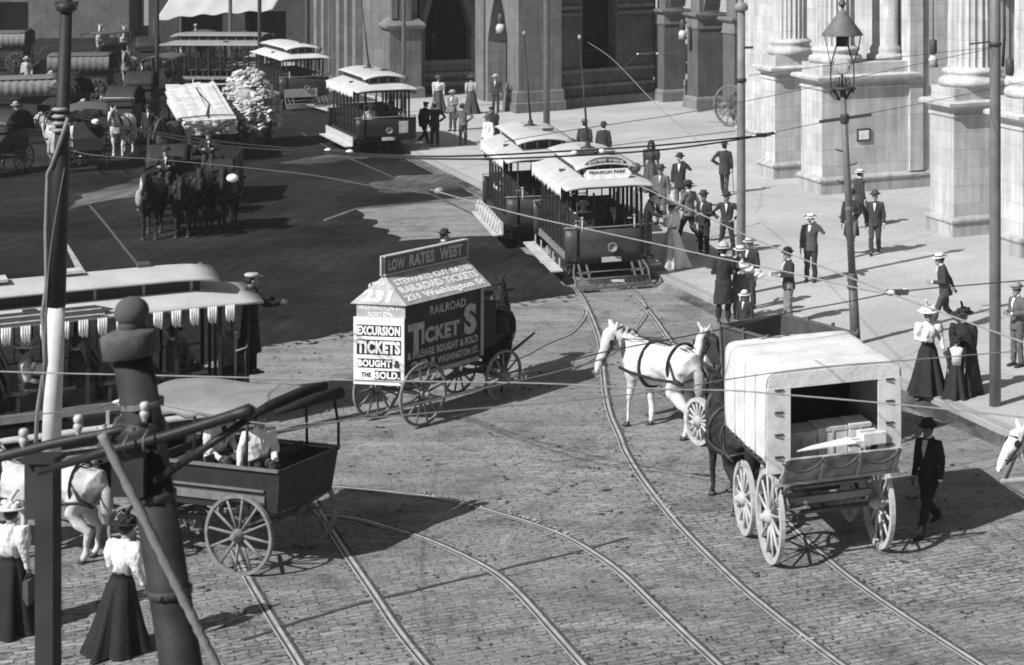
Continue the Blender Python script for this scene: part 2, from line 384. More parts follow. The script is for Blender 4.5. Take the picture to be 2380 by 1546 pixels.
    if harness is not None:
        hm=g(harness,.45); h=MB()
        def loop(y,rx,rz,zc,r,n=22,tl=0,w=.02):
            h.tube([(rx*math.cos(2*PI*i/n),y+tl*math.sin(2*PI*i/n),zc+rz*math.sin(2*PI*i/n)) for i in range(n)],[(w*.5,w)]*n,6,True,False,True)
        loop(.12,.352,.395,1.165,.02,w=.04); loop(-.62,.362,.368,1.255,.02,w=.03,tl=.0)
        for s in (-1,1):
            h.tube([(s*.31,.7,1.08),(s*.37,.3,1.05),(s*.37,-.3,1.02),(s*.36,-.8,1.05),(s*.27,-1.0,.95)],[(.012,.03)]*5,6)
            h.tube([(s*.33,-.62,1.38),(s*.355,-.78,1.1),(s*.29,-.97,1.0)],[(.012,.022)]*3,6)
            h.tube([hp(s*.07,1.3,1.5),hp(s*.1,.9,1.7),(s*.1,.2,1.60),(s*.1,-.85,1.56)],.011,5)
            h.tube([hp(s*.09,.99,1.93),hp(s*.115,1.08,1.76),hp(s*.075,1.3,1.49)],[(.008,.02)]*3,6)
        h.tube([(s2*.335*math.cos(a),-1.0+.0,1.05+.02*math.sin(a)) for s2,a in ((1,0),(1,PI/3),(1,PI/2),(-1,PI/3),(-1,0))],.02,6)
        h.tube([hp(-.09,1.13,1.86),hp(0,1.19,1.87),hp(.09,1.13,1.86)],.014,6)
        h.tube([hp(-.075,1.29,1.55),hp(0,1.36,1.56),hp(.075,1.29,1.55)],.012,6)
        h.tube([(0,-.85,1.56),(0,-.2,1.57),(0,.5,1.6)],[(.02,.012)]*3,6); h.box((0,.12,1.55),(.16,.12,.07))
        P('harness',h,hm,root)
        if collar:
            c=MB(); n=20; c.tube([(.2*math.cos(2*PI*i/n),.70+.08*math.sin(2*PI*i/n),1.33+.33*math.sin(2*PI*i/n)) for i in range(n)],.05,8,True,False,True)
            P('collar',c,g(.05,.5),root)
        if blink:
            b=MB()
            for s in (-1,1):
                p=hp(s*.13,1.15,1.78); b.ell(tuple(p),(.012,.055,.055),8,6,rot=Matrix.Rotation(R(turn),4,'Z'))
            P('blinkers',b,hm,root)
    k=H/1.55; root.scale=(k,k,k)
    return root
# ---------------------------------------------------------------- trolley cars
def rc(i): return R(i)
def place(corner,head,lx,ly):
    a=R(head); x=Vector((math.cos(a),math.sin(a),0)); y=Vector((-math.sin(a),math.cos(a),0))
    p=corner-x*lx-y*ly; return Vector((p.x,p.y,0))
def loc2w(o,head,lx,ly,z=0):
    a=R(head); return Vector((o[0]+math.cos(a)*lx-math.sin(a)*ly,o[1]+math.sin(a)*lx+math.cos(a)*ly,z))
def trolley(label,loc,head,L=5.7,W=2.4,roof=.50,body=.045,nb=7,boards=('down','down'),fender=True,curt='valance',pole=True,light=True,group='open trolley cars',signs=None,bright=.5,deckend=.75,poledir=-1,plat=True,tall=0.):
    t=T('trolley_car',label,'trolley',loc,R(head),group); hw=W/2; hl=L/2; ze=2.42+tall
    rm=mat('roof_canvas_%02d'%int(roof*100),roof,.75,.10,2.,.2); bm=mat('car_paint_%03d'%int(body*1000),body,.45,.3,3,.05)
    dk=g(.035,.6); mt=g(.12,.5); wd=mat('running_board',bright,.8,.2,4,.2)
    dh=.62; zd=ze+.20
    def lower(u,v):
        x=-hw+W*u; y=-hl+L*v; e=abs(y)/hl; ax=abs(x)
        z=ze+.22*(1-max(0,(ax-dh)/(hw-dh))**1.35 if ax>dh else 1)
        z-=(z-ze)*.75*min(1,max(0,(e-.74)/.22)); z-=.03*max(0,(e-.8)/.2)**2; 
        x*=1-.03*max(0,e-.96)/.04
        return (x,y,z)
    A=MB(); A.slab(lower,16,24,.045); r=P('roof',A,rm,t)
    # clerestory
    A=MB(); dl=hl-deckend
    A.box((0,0,zd+.10),(2*dh,2*dl-.2,.26)); P('clerestory',A,dk,t)
    A=MB(); n=9
    for s in (-1,1):
        for i in range(n): A.box((s*(dh+.004),-dl+.25+(2*dl-.5)*i/(n-1),zd+.11),(.02,.05,.2))
    for s in (-1,1): 
        for i in range(4): A.box((-dh+.1+i*(2*dh-.2)/3,s*(dl-.095),zd+.10),(.05,.02,.2))
    P('window_mullions',A,g(.3,.5),t)
    A=MB(); dw=dh+.17
    def upper(u,v):
        x=-dw+2*dw*u; y=-(dl+.22)+2*(dl+.22)*v; e=abs(y)/(dl+.22)
        z=zd+.27+.13*(1-(x/dw)**2)-.07*max(0,(e-.8)/.2)**2
        return (x,y,z)
    A.slab(upper,12,20,.04); P('deck_roof',A,rm,t)
    # frame, floor, truck
    A=MB(); A.box((0,0,.74),(W-.42,L-.5,.1)); P('floor',A,bm,t)
    A=MB(); 
    for s in (-1,1):
        A.box((s*.82,0,.45),(.09,2.9,.16)); A.box((s*.82,-.85,.42),(.16,.26,.3)); A.box((s*.82,.85,.42),(.16,.26,.3)); A.box((s*.82,0,.3),(.08,.7,.1))
    A.box((0,0,.42),(1.3,1.0,.35)); P('truck_frame',A,g(.05,.7),t)
    for sx in (-1,1):
        for sy in (-1,1):
            A=MB(); A.lathe([(.05,-.07),(.36,-.06),(.38,-.05),(.38,.03),(.36,.05),(.30,.03),(.12,.02),(.1,.07),(.02,.07)],(0,0,0),22,Matrix.Rotation(PI/2,4,'Y')); w=P('wheel',A,g(.09,.5),t); w.location=(sx*.70,sy*.85,.39)
    # posts
    for s in (-1,1):
        for i in range(nb+1):
            y=-hl+.75+(L-1.5)*i/nb; A=MB(); A.box((s*(hw-.23),y,(.79+ze+.06)/2),(.06,.06,ze+.06-.79)); P('side_post',A,dk,t)
        for y in (-hl+.22,hl-.22): A=MB(); A.tube([(s*(hw-.36),y,.8),(s*(hw-.36),y,ze-.03)],.022,6); P('platform_post',A,dk,t)
    for s in (-1,1):
        A=MB(); k=17
        for i in range(k): 
            y=-hl+.75+(L-1.5)*i/(k-1); A.tube([(s*(hw-.2),y,1.3),(s*(hw-.2),y,2.2)],.012,5)
        A.tube([(s*(hw-.2),-hl+.72,1.3),(s*(hw-.2),hl-.72,1.3)],.018,5)
        if s==-1: P('safety_rail',A,g(.1,.5),t)
    # benches
    for i in range(nb):
        y=-hl+.75+(L-1.5)*(i+.5)/nb; A=MB(); A.box((0,y,1.12),(W-.56,.36,.05)); A.box((0,y,.95),(W-.6,.05,.32))
        b=P('bench',A,g(.06,.5),t); B=MB(); B.box((0,y-.16,1.62),(W-.56,.035,.1)); B.box((0,y-.16,1.4),(W-.56,.03,.06))
        for j in range(12): B.tube([(-hw+.32+(W-.64)*j/11,y-.16,1.14),(-hw+.32+(W-.64)*j/11,y-.16,1.58)],.012,5)
        P('seat_back',B,g(.07,.5),b)
    # running boards
    for s,st in zip((-1,1),boards):
        A=MB(); x=s*(hw+.10)
        if st=='down':
            A.box((x,0,.42),(.3,L-1.0,.035)); m=wd
            for i in range(5): A.box((s*(hw-.02),-hl+.9+(L-1.8)*i/4,.55),(.03,.05,.28))
        else:
            A.box((s*(hw+.02),0,.62),(.035,L-1.0,.34)); A.box((s*(hw+.16),0,.44),(.26,L-1.0,.03)); m=wd
        P('running_board',A,m,t)
        A=MB(); A.box((s*(hw-.18),0,.72),(.05,L-1.2,.16)); P('side_sill',A,g(.2 if st=='down' else .05,.6),t)
    # dashes
    for s in (-1,1):
        A=MB(); ws=hw-.06
        def dash(u,v,s=s): x=-ws+2*ws*u; return (x,s*(hl-.32+.16*(1-(x/ws)**2)),.62+.86*v)
        A.slab(dash,12,3,.02,d=(0,-s,0)); d=P('dash',A,bm,t)
        A=MB(); A.tube([(-ws,s*(hl-.5),1.5),(-ws,s*(hl-.32),1.54)]+[(-ws+2*ws*i/8,s*(hl-.31+.16*(1-((i-4)/4)**2)),1.54) for i in range(9)]+[(ws,s*(hl-.32),1.54),(ws,s*(hl-.5),1.5)],.02,6); P('dash_rail',A,g(.22,.4),d)
        if s==1 and light:
            A=MB(); M0=Matrix.Rotation(-PI/2,4,'X'); A.lathe([(.05,-.1),(.1,-.1),(.125,.0),(.13,.03),(.11,.035),(.08,.0),(.01,-.02)],(0,0,0),18,M0); o=P('headlight',A,g(.25,.3),d); o.location=(-.06,hl-.06,1.02)
        if s==1:
            A=MB(); A.box((-.05,hl-.145,.70),(.5,.02,.13)); pl=P('number_plate',A,g(.5,.6),d)
            for xx in (-.7,.65):
                A=MB(); A.tube([(xx,hl-.42,.8),(xx,hl-.42,1.72)],.022,6); A.ell((xx,hl-.42,1.76),(.045,.045,.03),8,5); A.tube([(xx,hl-.42,1.68),(xx+.18,hl-.40,1.7)],.015,6); P('brake_handle',A,g(.5,.3,metal) if False else g(.45,.3),t)
    for s in (-1,1): A=MB(); A.box((0,s*(hl-.55),.62),(W-.35,.5,.06)); P('platform',A,g(.1,.7),t)
    # bulkhead arch panels
    for s in (-1,1):
        A=MB(); A.box((0,s*(hl-.72),ze-.04),(W-.5,.05,.22))
        for x in (-.3,.3): A.box((x,s*(hl-.72),1.55),(.05,.05,1.6))
        P('bulkhead',A,dk,t)
    # curtains
    cm=mat('curtain_cloth',.75,.9,.2,9,.4)
    if curt:
        for s in (-1,1):
            A=MB()
            if curt=='valance':
                def cur(u,v,s=s):
                    y=-hl+.5+(L-1.0)*v; sc_=abs(math.sin(v*nb*PI))
                    return (s*(hw+.012+.012*math.sin(v*90)),y,ze-.02-(.25+.07*(1-sc_)+.03*math.sin(v*57))*u)
                A.slab(cur,3,nb*14,.012,d=(-s,0,0)); P('curtain',A,cm,t)
            else:
                for i in range(int(2.6*nb)):
                    y=-hl+.45+(L-.9)*(i+.5)/int(2.6*nb)
                    for j in range(4): A.tube([(s*(hw+.0),y-.06+.04*j,ze-.03),(s*(hw+.015),y-.058+.038*j,ze-.17),(s*(hw),y-.05+.033*j,ze-.31-.03*(j%2))],[.022,.028,.018],6)
                P('curtain',A,cm,t)
        A=MB()
        for s in (-1,1): A.tube([(s*(hw-.1),-hl+.3,ze-.02),(s*(hw-.1),hl-.3,ze-.02)],.014,5)
        P('curtain_rod',A,g(.3,.5),t)
    if fender:
        fm=g(.13,.6); A=MB(); w=.95; y0=hl-.05; y1=hl+.52; zf=.12
        A.tube([(-w+.08,hl-.3,.62),(-w,y0+.1,.45),(-w,y1-.1,zf),(-w+.12,y1,zf),(w-.12,y1,zf),(w,y1-.1,zf),(w,y0+.1,.45),(w-.08,hl-.3,.62)],.028,8)
        A.tube([(-w,y0+.28,.30),(w,y0+.28,.30)],.02,6); A.tube([(-w+.05,y0+.0,.42),(w-.05,y0,.42)],.02,6)
        for x in (-.78,-.58,.58,.78): A.bar((x,hl-.3,.62),(x,y0+.3,.30),.05,.03)
        for x in (-.68,.68): A.box((x,y0+.12,.43),(.34,.05,.06)); A.box((x,y1-.14,zf+.02),(.4,.24,.02))
        for i in range(15):
            x=-w+.1+(2*w-.2)*i/14; A.tube([(x,y0+.28,.30),(x,y1,zf)],.007,4)
        for i in range(6): A.tube([(-w,y0+.33+.07*i,.285-.023*i),(w,y0+.33+.07*i,.285-.023*i)],.007,4)
        P('fender',A,fm,t)
        A=MB(); A.box((-.1,hl+.42,.24),(.34,.1,.05),rz=-.35); P('fender_stick',A,g(.5,.7),t)
    if pole:
        A=MB(); y0=-.35*(1); zt=zd+.45; A.lathe([(.2,0),(.2,.04),(.08,.08),(.06,.2),(.02,.22)],(0,y0,zt-.06),14); b=P('pole_base',A,g(.04,.5),t)
        A=MB(); ee=poledir if isinstance(poledir,tuple) else (0,y0-2.6,6.0); A.tube([(0,y0,zt+.1),(ee[0]*.5,y0+(ee[1]-y0)*.5,(zt+ee[2])/2+.03),ee],[.035,.026,.018],6); pl=P('trolley_pole',A,g(.03,.5),t)
        B=MB(); B.ell(ee,(.05,.07,.07),8,6); P('trolley_wheel',B,g(.35,.3),pl)
        A=MB(); A.box((0,y0,zd+.405),(.36,2.0,.03)); P('roof_walk',A,g(.4,.8),t)
    A=MB(); A.box((-.3,hl-1.9,zd+.43),(.3,.22,.06)); P('roof_vent',A,g(.08,.6),t); A=MB(); A.box((hw-.33,.55,ze+.17),(.14,.22,.06),0); P('roof_vent',A,g(.08,.6),t)
    A=MB(); A.lathe([(.12,0),(.14,.04),(.11,.1),(.03,.12)],(0,0,0),12,Matrix.Rotation(-PI/2,4,'X')); o=P('roof_lamp',A,g(.12,.4),t); o.location=(-dw+.02,dl+.1,zd+.16)
    if signs:
        top,l1,l2=signs
        # arched route band on the deck front and the arrow board in front of it
        A=MB(); w=.58; zt=zd+.47; y=dl+.02
        def band(u,v): x=-w+2*w*u; f=1-abs(u*2-1)**6*.7; return (x,y+.18-.10*v,zt-.17*(x/w)**2*.7-.06+.13*v*f-.06)
        A.slab(band,14,1,.02,d=(0,-1,0)); sb=P('route_band',A,g(.06,.6),t)
        k=len(top)
        for i,ch in enumerate(top):
            if ch==' ': continue
            x=-(i-(k-1)/2)*(2*w-.26)/k; z=zt-.17*(x/w)**2*.7-.105; letters(ch,(x+.028,y+.165,z),(-1,0,0),(0,-.55,.8),.05,.085,g(.5,.6),sb,off=.012)
        A=MB(); yb=dl+.32; z0=ze+.13; A.prism([(-.62,yb,z0+.13),(-.52,yb+.03,z0),(.52,yb+.03,z0),(.62,yb,z0+.13),(.52,yb-.03,z0+.26),(-.52,yb-.03,z0+.26)],(0,.02,0)); sb=P('destination_board',A,g(.75,.6),t)
        up=(0,-.06,.26)
        letters(l1,(.47,yb+.02,z0+.145),(-1,0,0),up,.94,.085,g(.07,.6),sb,off=.006); letters(l2,(.38,yb+.033,z0+.03),(-1,0,0),up,.76,.075,g(.07,.6),sb,off=.006)
    return t
# ---------------------------------------------------------------- wagons
def gear(t,rw,fw,m,r1,r2,yr,yf,tw,tf,w=.06,rim=.07,nsp=12,hub=.1):
    for s in (-1,1):
        wheel(t,(s*tw,yr,r1),r1,m,nsp,w=w,rim=rim,hub=hub)
        wheel(t,(s*tf,yf,r2),r2,m,nsp,w=w,rim=rim,hub=hub)
    A=MB(); A.tube([(-tw,yr,r1),(tw,yr,r1)],.04,8); A.tube([(-tf,yf,r2),(tf,yf,r2)],.04,8)
    A.bar((0,yr,r1),(0,yf,r2+.06),.08,.08)
    for y,r,b in ((yr,r1,tw),(yf,r2,tf)):
        for s in (-1,1):
            for k in range(3): A.tube([(s*b*.7,y-.4+.04*k,r+.26-.03*k),(s*b*.7,y,r+.08+.0*k),(s*b*.7,y+.4-.04*k,r+.26-.03*k)],[(.03,.012)]*3,6)
        A.box((0,y,r+.16),(b*1.5,.1,.08))
    P('undercarriage',A,g(.09,.6),t)
def shafts(t,y0,y1,z0,z1,w,m,both=True):
    A=MB()
    for s in (-1,1): A.tube([(s*w,y0,z0),(s*w,(y0+y1)/2,(z0+z1)/2),(s*w*.9,y1,z1)],[.035,.03,.024],6)
    A.tube([(-w,y0+.1,z0),(w,y0+.1,z0)],.03,6); P('shafts',A,m,t)
def ticket_wagon():
    head=-28.; o=(G(861.5,977.5)+G(997.7,983))/2
    t=T('ticket_wagon','tall horse-drawn box wagon painted all over with railroad ticket advertising','wagon',o,R(head))
    wm=mat('wheel_paint_mid',.2,.6,.25,9,.1); gear(t,0,0,wm,.6,.5,0,2.16,.6,.6,w=.045,rim=.05)
    Rr=(.37,-.22);Lr=(-.57,-.53);Fr=(.37,1.78);Fl=(-.57,1.62); zb=.95;zt=2.32
    A=MB(); A.prism([(Lr[0],Lr[1],zb),(Rr[0],Rr[1],zb),(Fr[0],Fr[1],zb),(Fl[0],Fl[1],zb)],(0,0,zt-zb)); body=P('body',A,mat('wagon_side_paint',.035,.65,.5,3,.3),t)
    A=MB()
    for k in range(1,6): zz=zb+k*(zt-zb)/6; A.bar((.371,Rr[1]+.03,zz),(.371,Fr[1]-.05,zz),.003,.006)
    P('board_joints',A,g(.012,.9),body)
    A=MB(); A.box((.39,1.78,(zb+zt)/2),(.04,.05,zt-zb)); A.box((-.1,.75,zb-.06),(.8,2.1,.1)); P('corner_post',A,g(.4,.6),t)
    rd=Vector((Rr[0]-Lr[0],Rr[1]-Lr[1],0)); rw=rd.length; rd.normalize(); rn=Vector((rd.y,-rd.x,0))
    L0=Vector((Lr[0],Lr[1],0)); up=Vector((0,0,1))
    # rear: grey upper strip and white hanging board
    def rp(x,z,off): return L0+rd*x+rn*off+up*z
    A=MB(); A.prism([rp(0,2.04,.004),rp(rw,2.04,.004),rp(rw,2.31,.004),rp(0,2.31,.004)],rn*.02); st=P('rear_fascia',A,g(.40,.7),t)
    W=mat('white_lettering',.78,.75,.22,11,.1); K=g(.02,.6)
    letters('WASHINGTON ST.',rp(.05,2.195,.026),rd,up,rw-.1,.085,W,st); letters('BOSTON.',rp(.24,2.075,.026),rd,up,rw-.46,.085,W,st)
    A=MB(); A.prism([rp(-.04,.79,.03),rp(rw+.0,.79,.03),rp(rw+.0,2.06,.03),rp(-.04,2.06,.03)],rn*.035); bd=P('rear_board',A,mat('white_board',.80,.75,.12,4,.15),t)
    def bandt(txt,z0,z1,x0,x1,bold=.045):
        B=MB(); B.prism([rp(x0,z0,.067),rp(x1,z0,.067),rp(x1,z1,.067),rp(x0,z1,.067)],rn*.006); b=P('text_band',B,K,bd)
        letters(txt,rp(x0+.012,z0+.018,.075),rd,up,x1-x0-.024,z1-z0-.036,g(.88,.7,.04),b,bold=bold,off=.002)
    bandt('EXCURSION',1.71,1.92,.03,rw-.06); bandt('TICKETS',1.36,1.64,.03,rw-.06,.05); bandt('BOUGHT',1.11,1.28,.05,rw-.24); bandt('SOLD.',.89,1.06,.40,rw-.07)
    letters('&',rp(rw-.2,1.12,.067),rd,up,.13,.14,K,bd); letters('THE',rp(.12,.93,.067),rd,up,.2,.09,K,bd)
    A=MB(); A.prism([rp(.0,.845,.067),rp(rw-.04,.845,.067),rp(rw-.04,.852,.067),rp(.0,.852,.067)],rn*.004); P('rule_line',A,K,bd)
    # side lettering (faces +x)
    lg=mat('grey_lettering',.42,.75,.3,12,.1); y=Vector((0,1,0))
    def sp(yy,z): return Vector((.372,yy,z))
    letters('RAILROAD',sp(.40,2.0),y,up,.95,.17,lg,body); letters('T',sp(-.17,1.36),y,up,.42,.55,lg,body,bold=.05); letters('ICKET',sp(.18,1.48),y,up,1.0,.30,lg,body,bold=.05)
    letters('S',sp(1.3,1.43),y,up,.34,.60,lg,body,bold=.05)
    letters('& MILEAGE BOUGHT & SOLD',sp(-.18,1.24),y,up,1.86,.15,lg,body,bold=.04); letters('231',sp(-.1,1.0),y,up,.62,.19,lg,body,bold=.05); letters('WASHINGTON ST.',sp(.6,1.03),y,up,1.1,.14,lg,body,bold=.04)
    # hipped roof
    e=[Vector(p) for p in ((-.66,-.62,2.31),(.46,-.29,2.31),(.46,1.97,2.31),(-.66,1.84,2.31))]; r1=Vector((-.27,-.14,2.80)); r2=Vector((-.27,1.99,2.80))
    A=MB(); A.add(e+[r1,r2],[(0,1,4),(1,2,5,4),(2,3,5),(3,0,4,5),(3,2,1,0)]); rf=P('roof',A,mat('wagon_roof_paint',.38,.75,.28,3.5,.3),t)
    def face(a,b,c,d,txts):
        for (txt,u0,u1,v0,v1,sh) in txts:
            def pt(u,v): return (a*(1-u)+b*u)*(1-v)+(d*(1-u)+c*u)*v
            p=pt(u0,v0); q=pt(u1,v0); w=pt(u0,v1); uu=(q-p); ww=(w-p); n=uu.cross(ww).normalized(); wp=(ww-uu.normalized()*ww.dot(uu.normalized()))
            letters(txt,p+n*.003,uu,wp,uu.length,wp.length,mat('white_lettering',.78,.75,.22,11,.1),rf,off=.004,bold=.05)
    face(e[1],e[2],r2,r1,[('231 Washington St',.05,.97,.05,.29,0),('RAILROAD TICKETS',.05,.97,.34,.56,0),('STEWARTS CUT RATES',.05,.97,.61,.80,0)])
    q=[e[0],e[1]]; mid=(e[0]+e[1])/2; u=(e[1]-e[0]).normalized(); w=(r1-mid); w=(w-u*w.dot(u)); n=u.cross(w).normalized()
    letters('231',e[0]+u*.22+w*.08+n*.004,u,w,.58,.24,g(.85,.7,.05),rf,bold=.05)
    for i,ch in enumerate("STEWARTS"):
        a=(i-3.5)/3.5; letters(ch,e[0]+u*(.46+a*.2)+w*(.66-.10*a*a)+n*.004,(u+w.normalized()*(-.4*a)),w,.045,.07,g(.8,.7,.05),rf)
    # ridge sign
    sx=(r2-r1).normalized(); p0=r1-sx*.03+up*.0; Ls=2.18; nx=sx.cross(up).normalized()
    A=MB(); A.prism([p0-nx*.05,p0+nx*.05,p0+nx*.05+sx*Ls,p0-nx*.05+sx*Ls],up*.37); sg=P('ridge_sign',A,g(.10,.7),t)
    A=MB(); f=nx*.055
    for a,b in ((0,.0),(0,.35)): A.bar(p0+up*(b+.01)-sx*.01,p0+up*(b+.01)+sx*(Ls+.01),.13,.022)
    for a in (0,Ls): A.bar(p0+sx*a,p0+sx*a+up*.37,.022 if a else .03,.125)
    P('sign_frame',A,g(.5,.7),sg)
    for s,u0,wd,hh in (('LOW',.08,.42,.22),('RATES',.62,.66,.24),('WEST',1.42,.62,.24)):
        letters(s,p0+sx*u0+f+up*.07-nx*.004,sx,up,wd,hh,g(.42,.7),sg,bold=.045)
    # seat box and shafts in front of the body
    A=MB(); A.box((-.1,2.02,1.5),(.86,.42,.9)); A.box((-.1,2.25,1.2),(.8,.5,.1)); A.tube([(-.5,1.8,2.3),(-.5,2.5,2.25),(-.5,2.62,1.7)],.02,6); A.tube([(.32,1.8,2.3),(.32,2.5,2.25),(.32,2.62,1.7)],.02,6); P('driver_seat',A,g(.035,.8),t)
    shafts(t,2.2,3.3,.75,1.1,.42,g(.06,.6))
    h=Vector((-11.08,40.9,0)); horse('dark brown horse harnessed in front of the ticket advertising wagon',h,12,coat=.025,mane=.02,harness=.02)
def van():
    head=23.6; o=(G(1790,1308)+G(2040,1272))/2
    VZ=.0; t=T('covered_van','white covered delivery van seen from behind with its back open and boxes inside','van',o,R(head))
    wm=mat('wheel_paint_pale',.48,.6,.15,6,.1); gear(t,0,0,wm,.70,.57,0,1.45,.86,.86,w=.07,rim=.085,hub=.12,nsp=12)
    cv=mat('white_canvas',.70,.9,.16,2.2,.5); A=MB(); x1=1.05
    # canvas sheet: side, rounded shoulder, top, shoulder, side
    prof=[(-x1,1.63),(-x1-.01,2.2),(-x1,2.80),(-x1+.015,2.88),(-x1+.06,2.93),(-x1+.14,2.955),(-.4,2.97),(0,2.975)]
    prof=prof+[(-x,z) for x,z in prof[-2::-1]]; n=len(prof)-1
    def sheet(u,v):
        i=u*(len(prof)-1); k=min(int(i),len(prof)-2); f=i-k; x=prof[k][0]*(1-f)+prof[k+1][0]*f; z=prof[k][1]*(1-f)+prof[k+1][1]*f
        return (x,-.46+2.35*v,z-.016*math.sin(v*PI*4)**2*(1-(x/x1)**4)*(1 if z>2.9 else 0)+.012*noise.noise(Vector((x*2,v*4,1))))
    vs=[];fs=[];nv=24
    n=28; outer=[Vector(sheet(i/n,j/nv)) for i in range(n+1) for j in range(nv+1)]
    outer=[p+Vector((1 if p.x>0 else -1,0,0))*(.022*noise.noise(Vector((p.z*2.,p.y*2.2,p.x)))+.012*noise.noise(Vector((p.z*6.,p.y*5,p.x)))-.004*math.sin((p.y+.46)/2.35*PI*4)**2)*(1 if abs(p.x)>.9 and -.3<p.y else 0) for p in outer]; inner=[Vector((p.x*.955,p.y,1.63+(p.z-1.63)*.975)) for p in outer]; N=len(outer); w=nv+1
    for i in range(n):
        for j in range(nv): a=i*w+j; fs.append((a,a+w,a+w+1,a+1)); fs.append((N+a,N+a+1,N+a+w+1,N+a+w))
        a=i*w; fs.append((a,N+a,N+a+w,a+w)); a=i*w+nv; fs.append((a,a+w,N+a+w,N+a))
    A.add(outer+inner,fs,True); P('canvas_cover',A,cv,t)
    for yy in (-.455,.13,.72,1.30,1.86):
        A=MB(); q=[sheet(i/40,(yy+.46)/2.35) for i in range(41)]; A.tube([(a*1.004+(.003 if a>0 else -.003),b,c-.001) for a,b,c in q],.008 if yy>-.4 else .014,5); P('hoop_seam',A,g(.58,.85),t)
    for s in (-1,1):
        A=MB()
        for k in range(9): y=-.35+.26*k; A.tube([(s*1.065,y,1.66),(s*1.06,y+.05,1.60),(s*.95,y+.1,1.52)],.010,4)
        P('lacing',A,g(.25,.8),t)
    # rear header and pillars
    A=MB(); A.prism([(-x1+.02,-.46,2.72),(x1-.02,-.46,2.72),(x1-.02,-.46,2.86),(x1-.07,-.46,2.915),(x1-.16,-.46,2.94),(0,-.46,2.955),(-x1+.16,-.46,2.94),(-x1+.07,-.46,2.915),(-x1+.02,-.46,2.86)],(0,-.03,0)); P('rear_header',A,cv,t)
    for s in (-1,1):
        A=MB(); A.box((s*.87,-.475,2.18),(.36,.04,1.10)); A.box((s*.87,-.47,1.55),(.36,.05,.16)); pl=P('rear_pillar',A,g(.68,.8,.16,5),t)
        B=MB()
        for i in range(4): B.box((s*.87,-.503,1.72+.33*i),(.13,.02,.018)); 
        P('pillar_slots',B,g(.03,.7),pl); B=MB()
        for i in range(4): B.bar((s*.87-.06,-.5,1.70+.33*i),(s*.87+.06,-.5,1.66+.33*i),.02,.02)
        P('pillar_straps',B,g(.25,.7),pl)
    A=MB(); A.box((0,.72,1.40),(1.42,2.34,.12)); A.box((0,.72,1.25),(1.2,2.2,.18)); 
    for s in (-1,1): A.box((s*.88,.72,1.56),(.3,2.34,.06)); A.box((s*.72,.72,1.7),(.04,2.3,.5))
    A.box((0,1.86,2.1),(2.0,.04,1.2)); P('wagon_bed',A,g(.05,.7),t)
    # tailboard hung out on chains
    A=MB(); A.prism([(-.92,-.60,1.34),(.94,-.60,1.34),(.94,-.86,1.74),(-.82,-.86,1.76)],(0,.03,.02)); tb=P('tailboard',A,mat('tailboard_wood',.30,.85,.5,5,.5),t)
    A=MB(); A.box((0,-.60,1.335),(1.95,.06,.05))
    for x in (-.85,-.28,.30,.88): A.bar((x,-.62,1.35),(x,-.89,1.77),.05,.02)
    P('tailboard_rail',A,g(.4,.7),tb)
    A=MB(); 
    xs=[-.92,-.30,.25,.9]
    for a,b in zip(xs,xs[1:]):
        A.tube([(a+(b-a)*i/8,-.885+.10*(1-((i-4)/4)**2)*.4,1.72-.16*(1-((i-4)/4)**2)) for i in range(9)],[.018+.008*(i%2) for i in range(9)],6)
    P('chain',A,g(.07,.6),tb)
    A=MB(); A.tube([(-.95,-.45,1.5),(-.98,-.6,1.1),(-.9,-.45,.85)],.02,6); A.tube([(.95,-.45,1.5),(.98,-.6,1.3)],.02,6); A.box((0,-.2,.95),(1.3,.1,.1)); P('rear_brace',A,g(.3,.6),t)
    A=MB()
    for k in range(3): A.tube([(-.72+.05*k,-.35,1.3),(-.86,-.5+.05*k,1.0),(-.7,-.3,.75+.1*k)],.025,6)
    P('rope_bundle',A,g(.35,.8),t)
    def crate(lx,ly,z,d,tone,label,grp,rz=0,name='crate'):
        w=loc2w(o,head,lx,ly,z); q=T(name,label,'crate' if name=='crate' else 'box',w,R(head)+rz,grp); A=MB(); A.box((0,0,d[2]/2),d); b=P('box_body',A,g(tone,.8,.15,4),q)
        B=MB(); 
        for zz in (.03,d[2]-.03):
            for yy in (-1,1): B.box((0,yy*(d[1]/2+.008),zz),(d[0]+.02,.016,.05))
        B.box((0,-d[1]/2-.008,d[2]/2),(.03,.018,d[2]-.1)); P('battens',B,g(tone*.75,.8),q)
    gr='crates in the white van'
    crate(-.42,.10,1.46,(.50,.5,.50),.5,'left grey wooden crate inside the white van','crates in the white van')
    crate(.08,.10,1.46,(.46,.5,.52),.58,'middle grey wooden crate inside the white van','crates in the white van')
    crate(.50,.05,1.46,(.34,.5,.54),.62,'right grey wooden crate inside the white van, with a curved mark','crates in the white van')
    # white cartons on the tail
    for (lx,ly,z,d,lab) in ((.60,-.42,1.76,(.36,.3,.17),'white cardboard box with a torn corner on the tailboard of the van'),(.38,-.46,1.74,(.3,.24,.10),'flat white parcel beside the torn box on the van tailboard')):
        w=loc2w(o,head,lx,ly,z); q=T('carton',lab,'box',w,R(head+4)); A=MB(); A.box((0,0,d[2]/2),d); P('box_body',A,g(.7,.8,.08),q); B=MB(); B.box((0,0,d[2]+.004),(d[0]+.004,d[1]*.25,.006)); P('lid_seam',B,g(.4,.8),q)
    w=loc2w(o,head,-.05,-.5,1.77); q=MB(); q.prism([(-.55,-.02,0),(.35,-.12,.05),(.3,.15,.07),(-.3,.12,.01)],(0,0,.018)); pp=P('paper_sheet',q,g(.78,.8,.06),None); pp.location=w; pp.rotation_euler=(0,0,R(head)); tag(pp,'thin white paper lying folded across the tailboard of the van','paper')
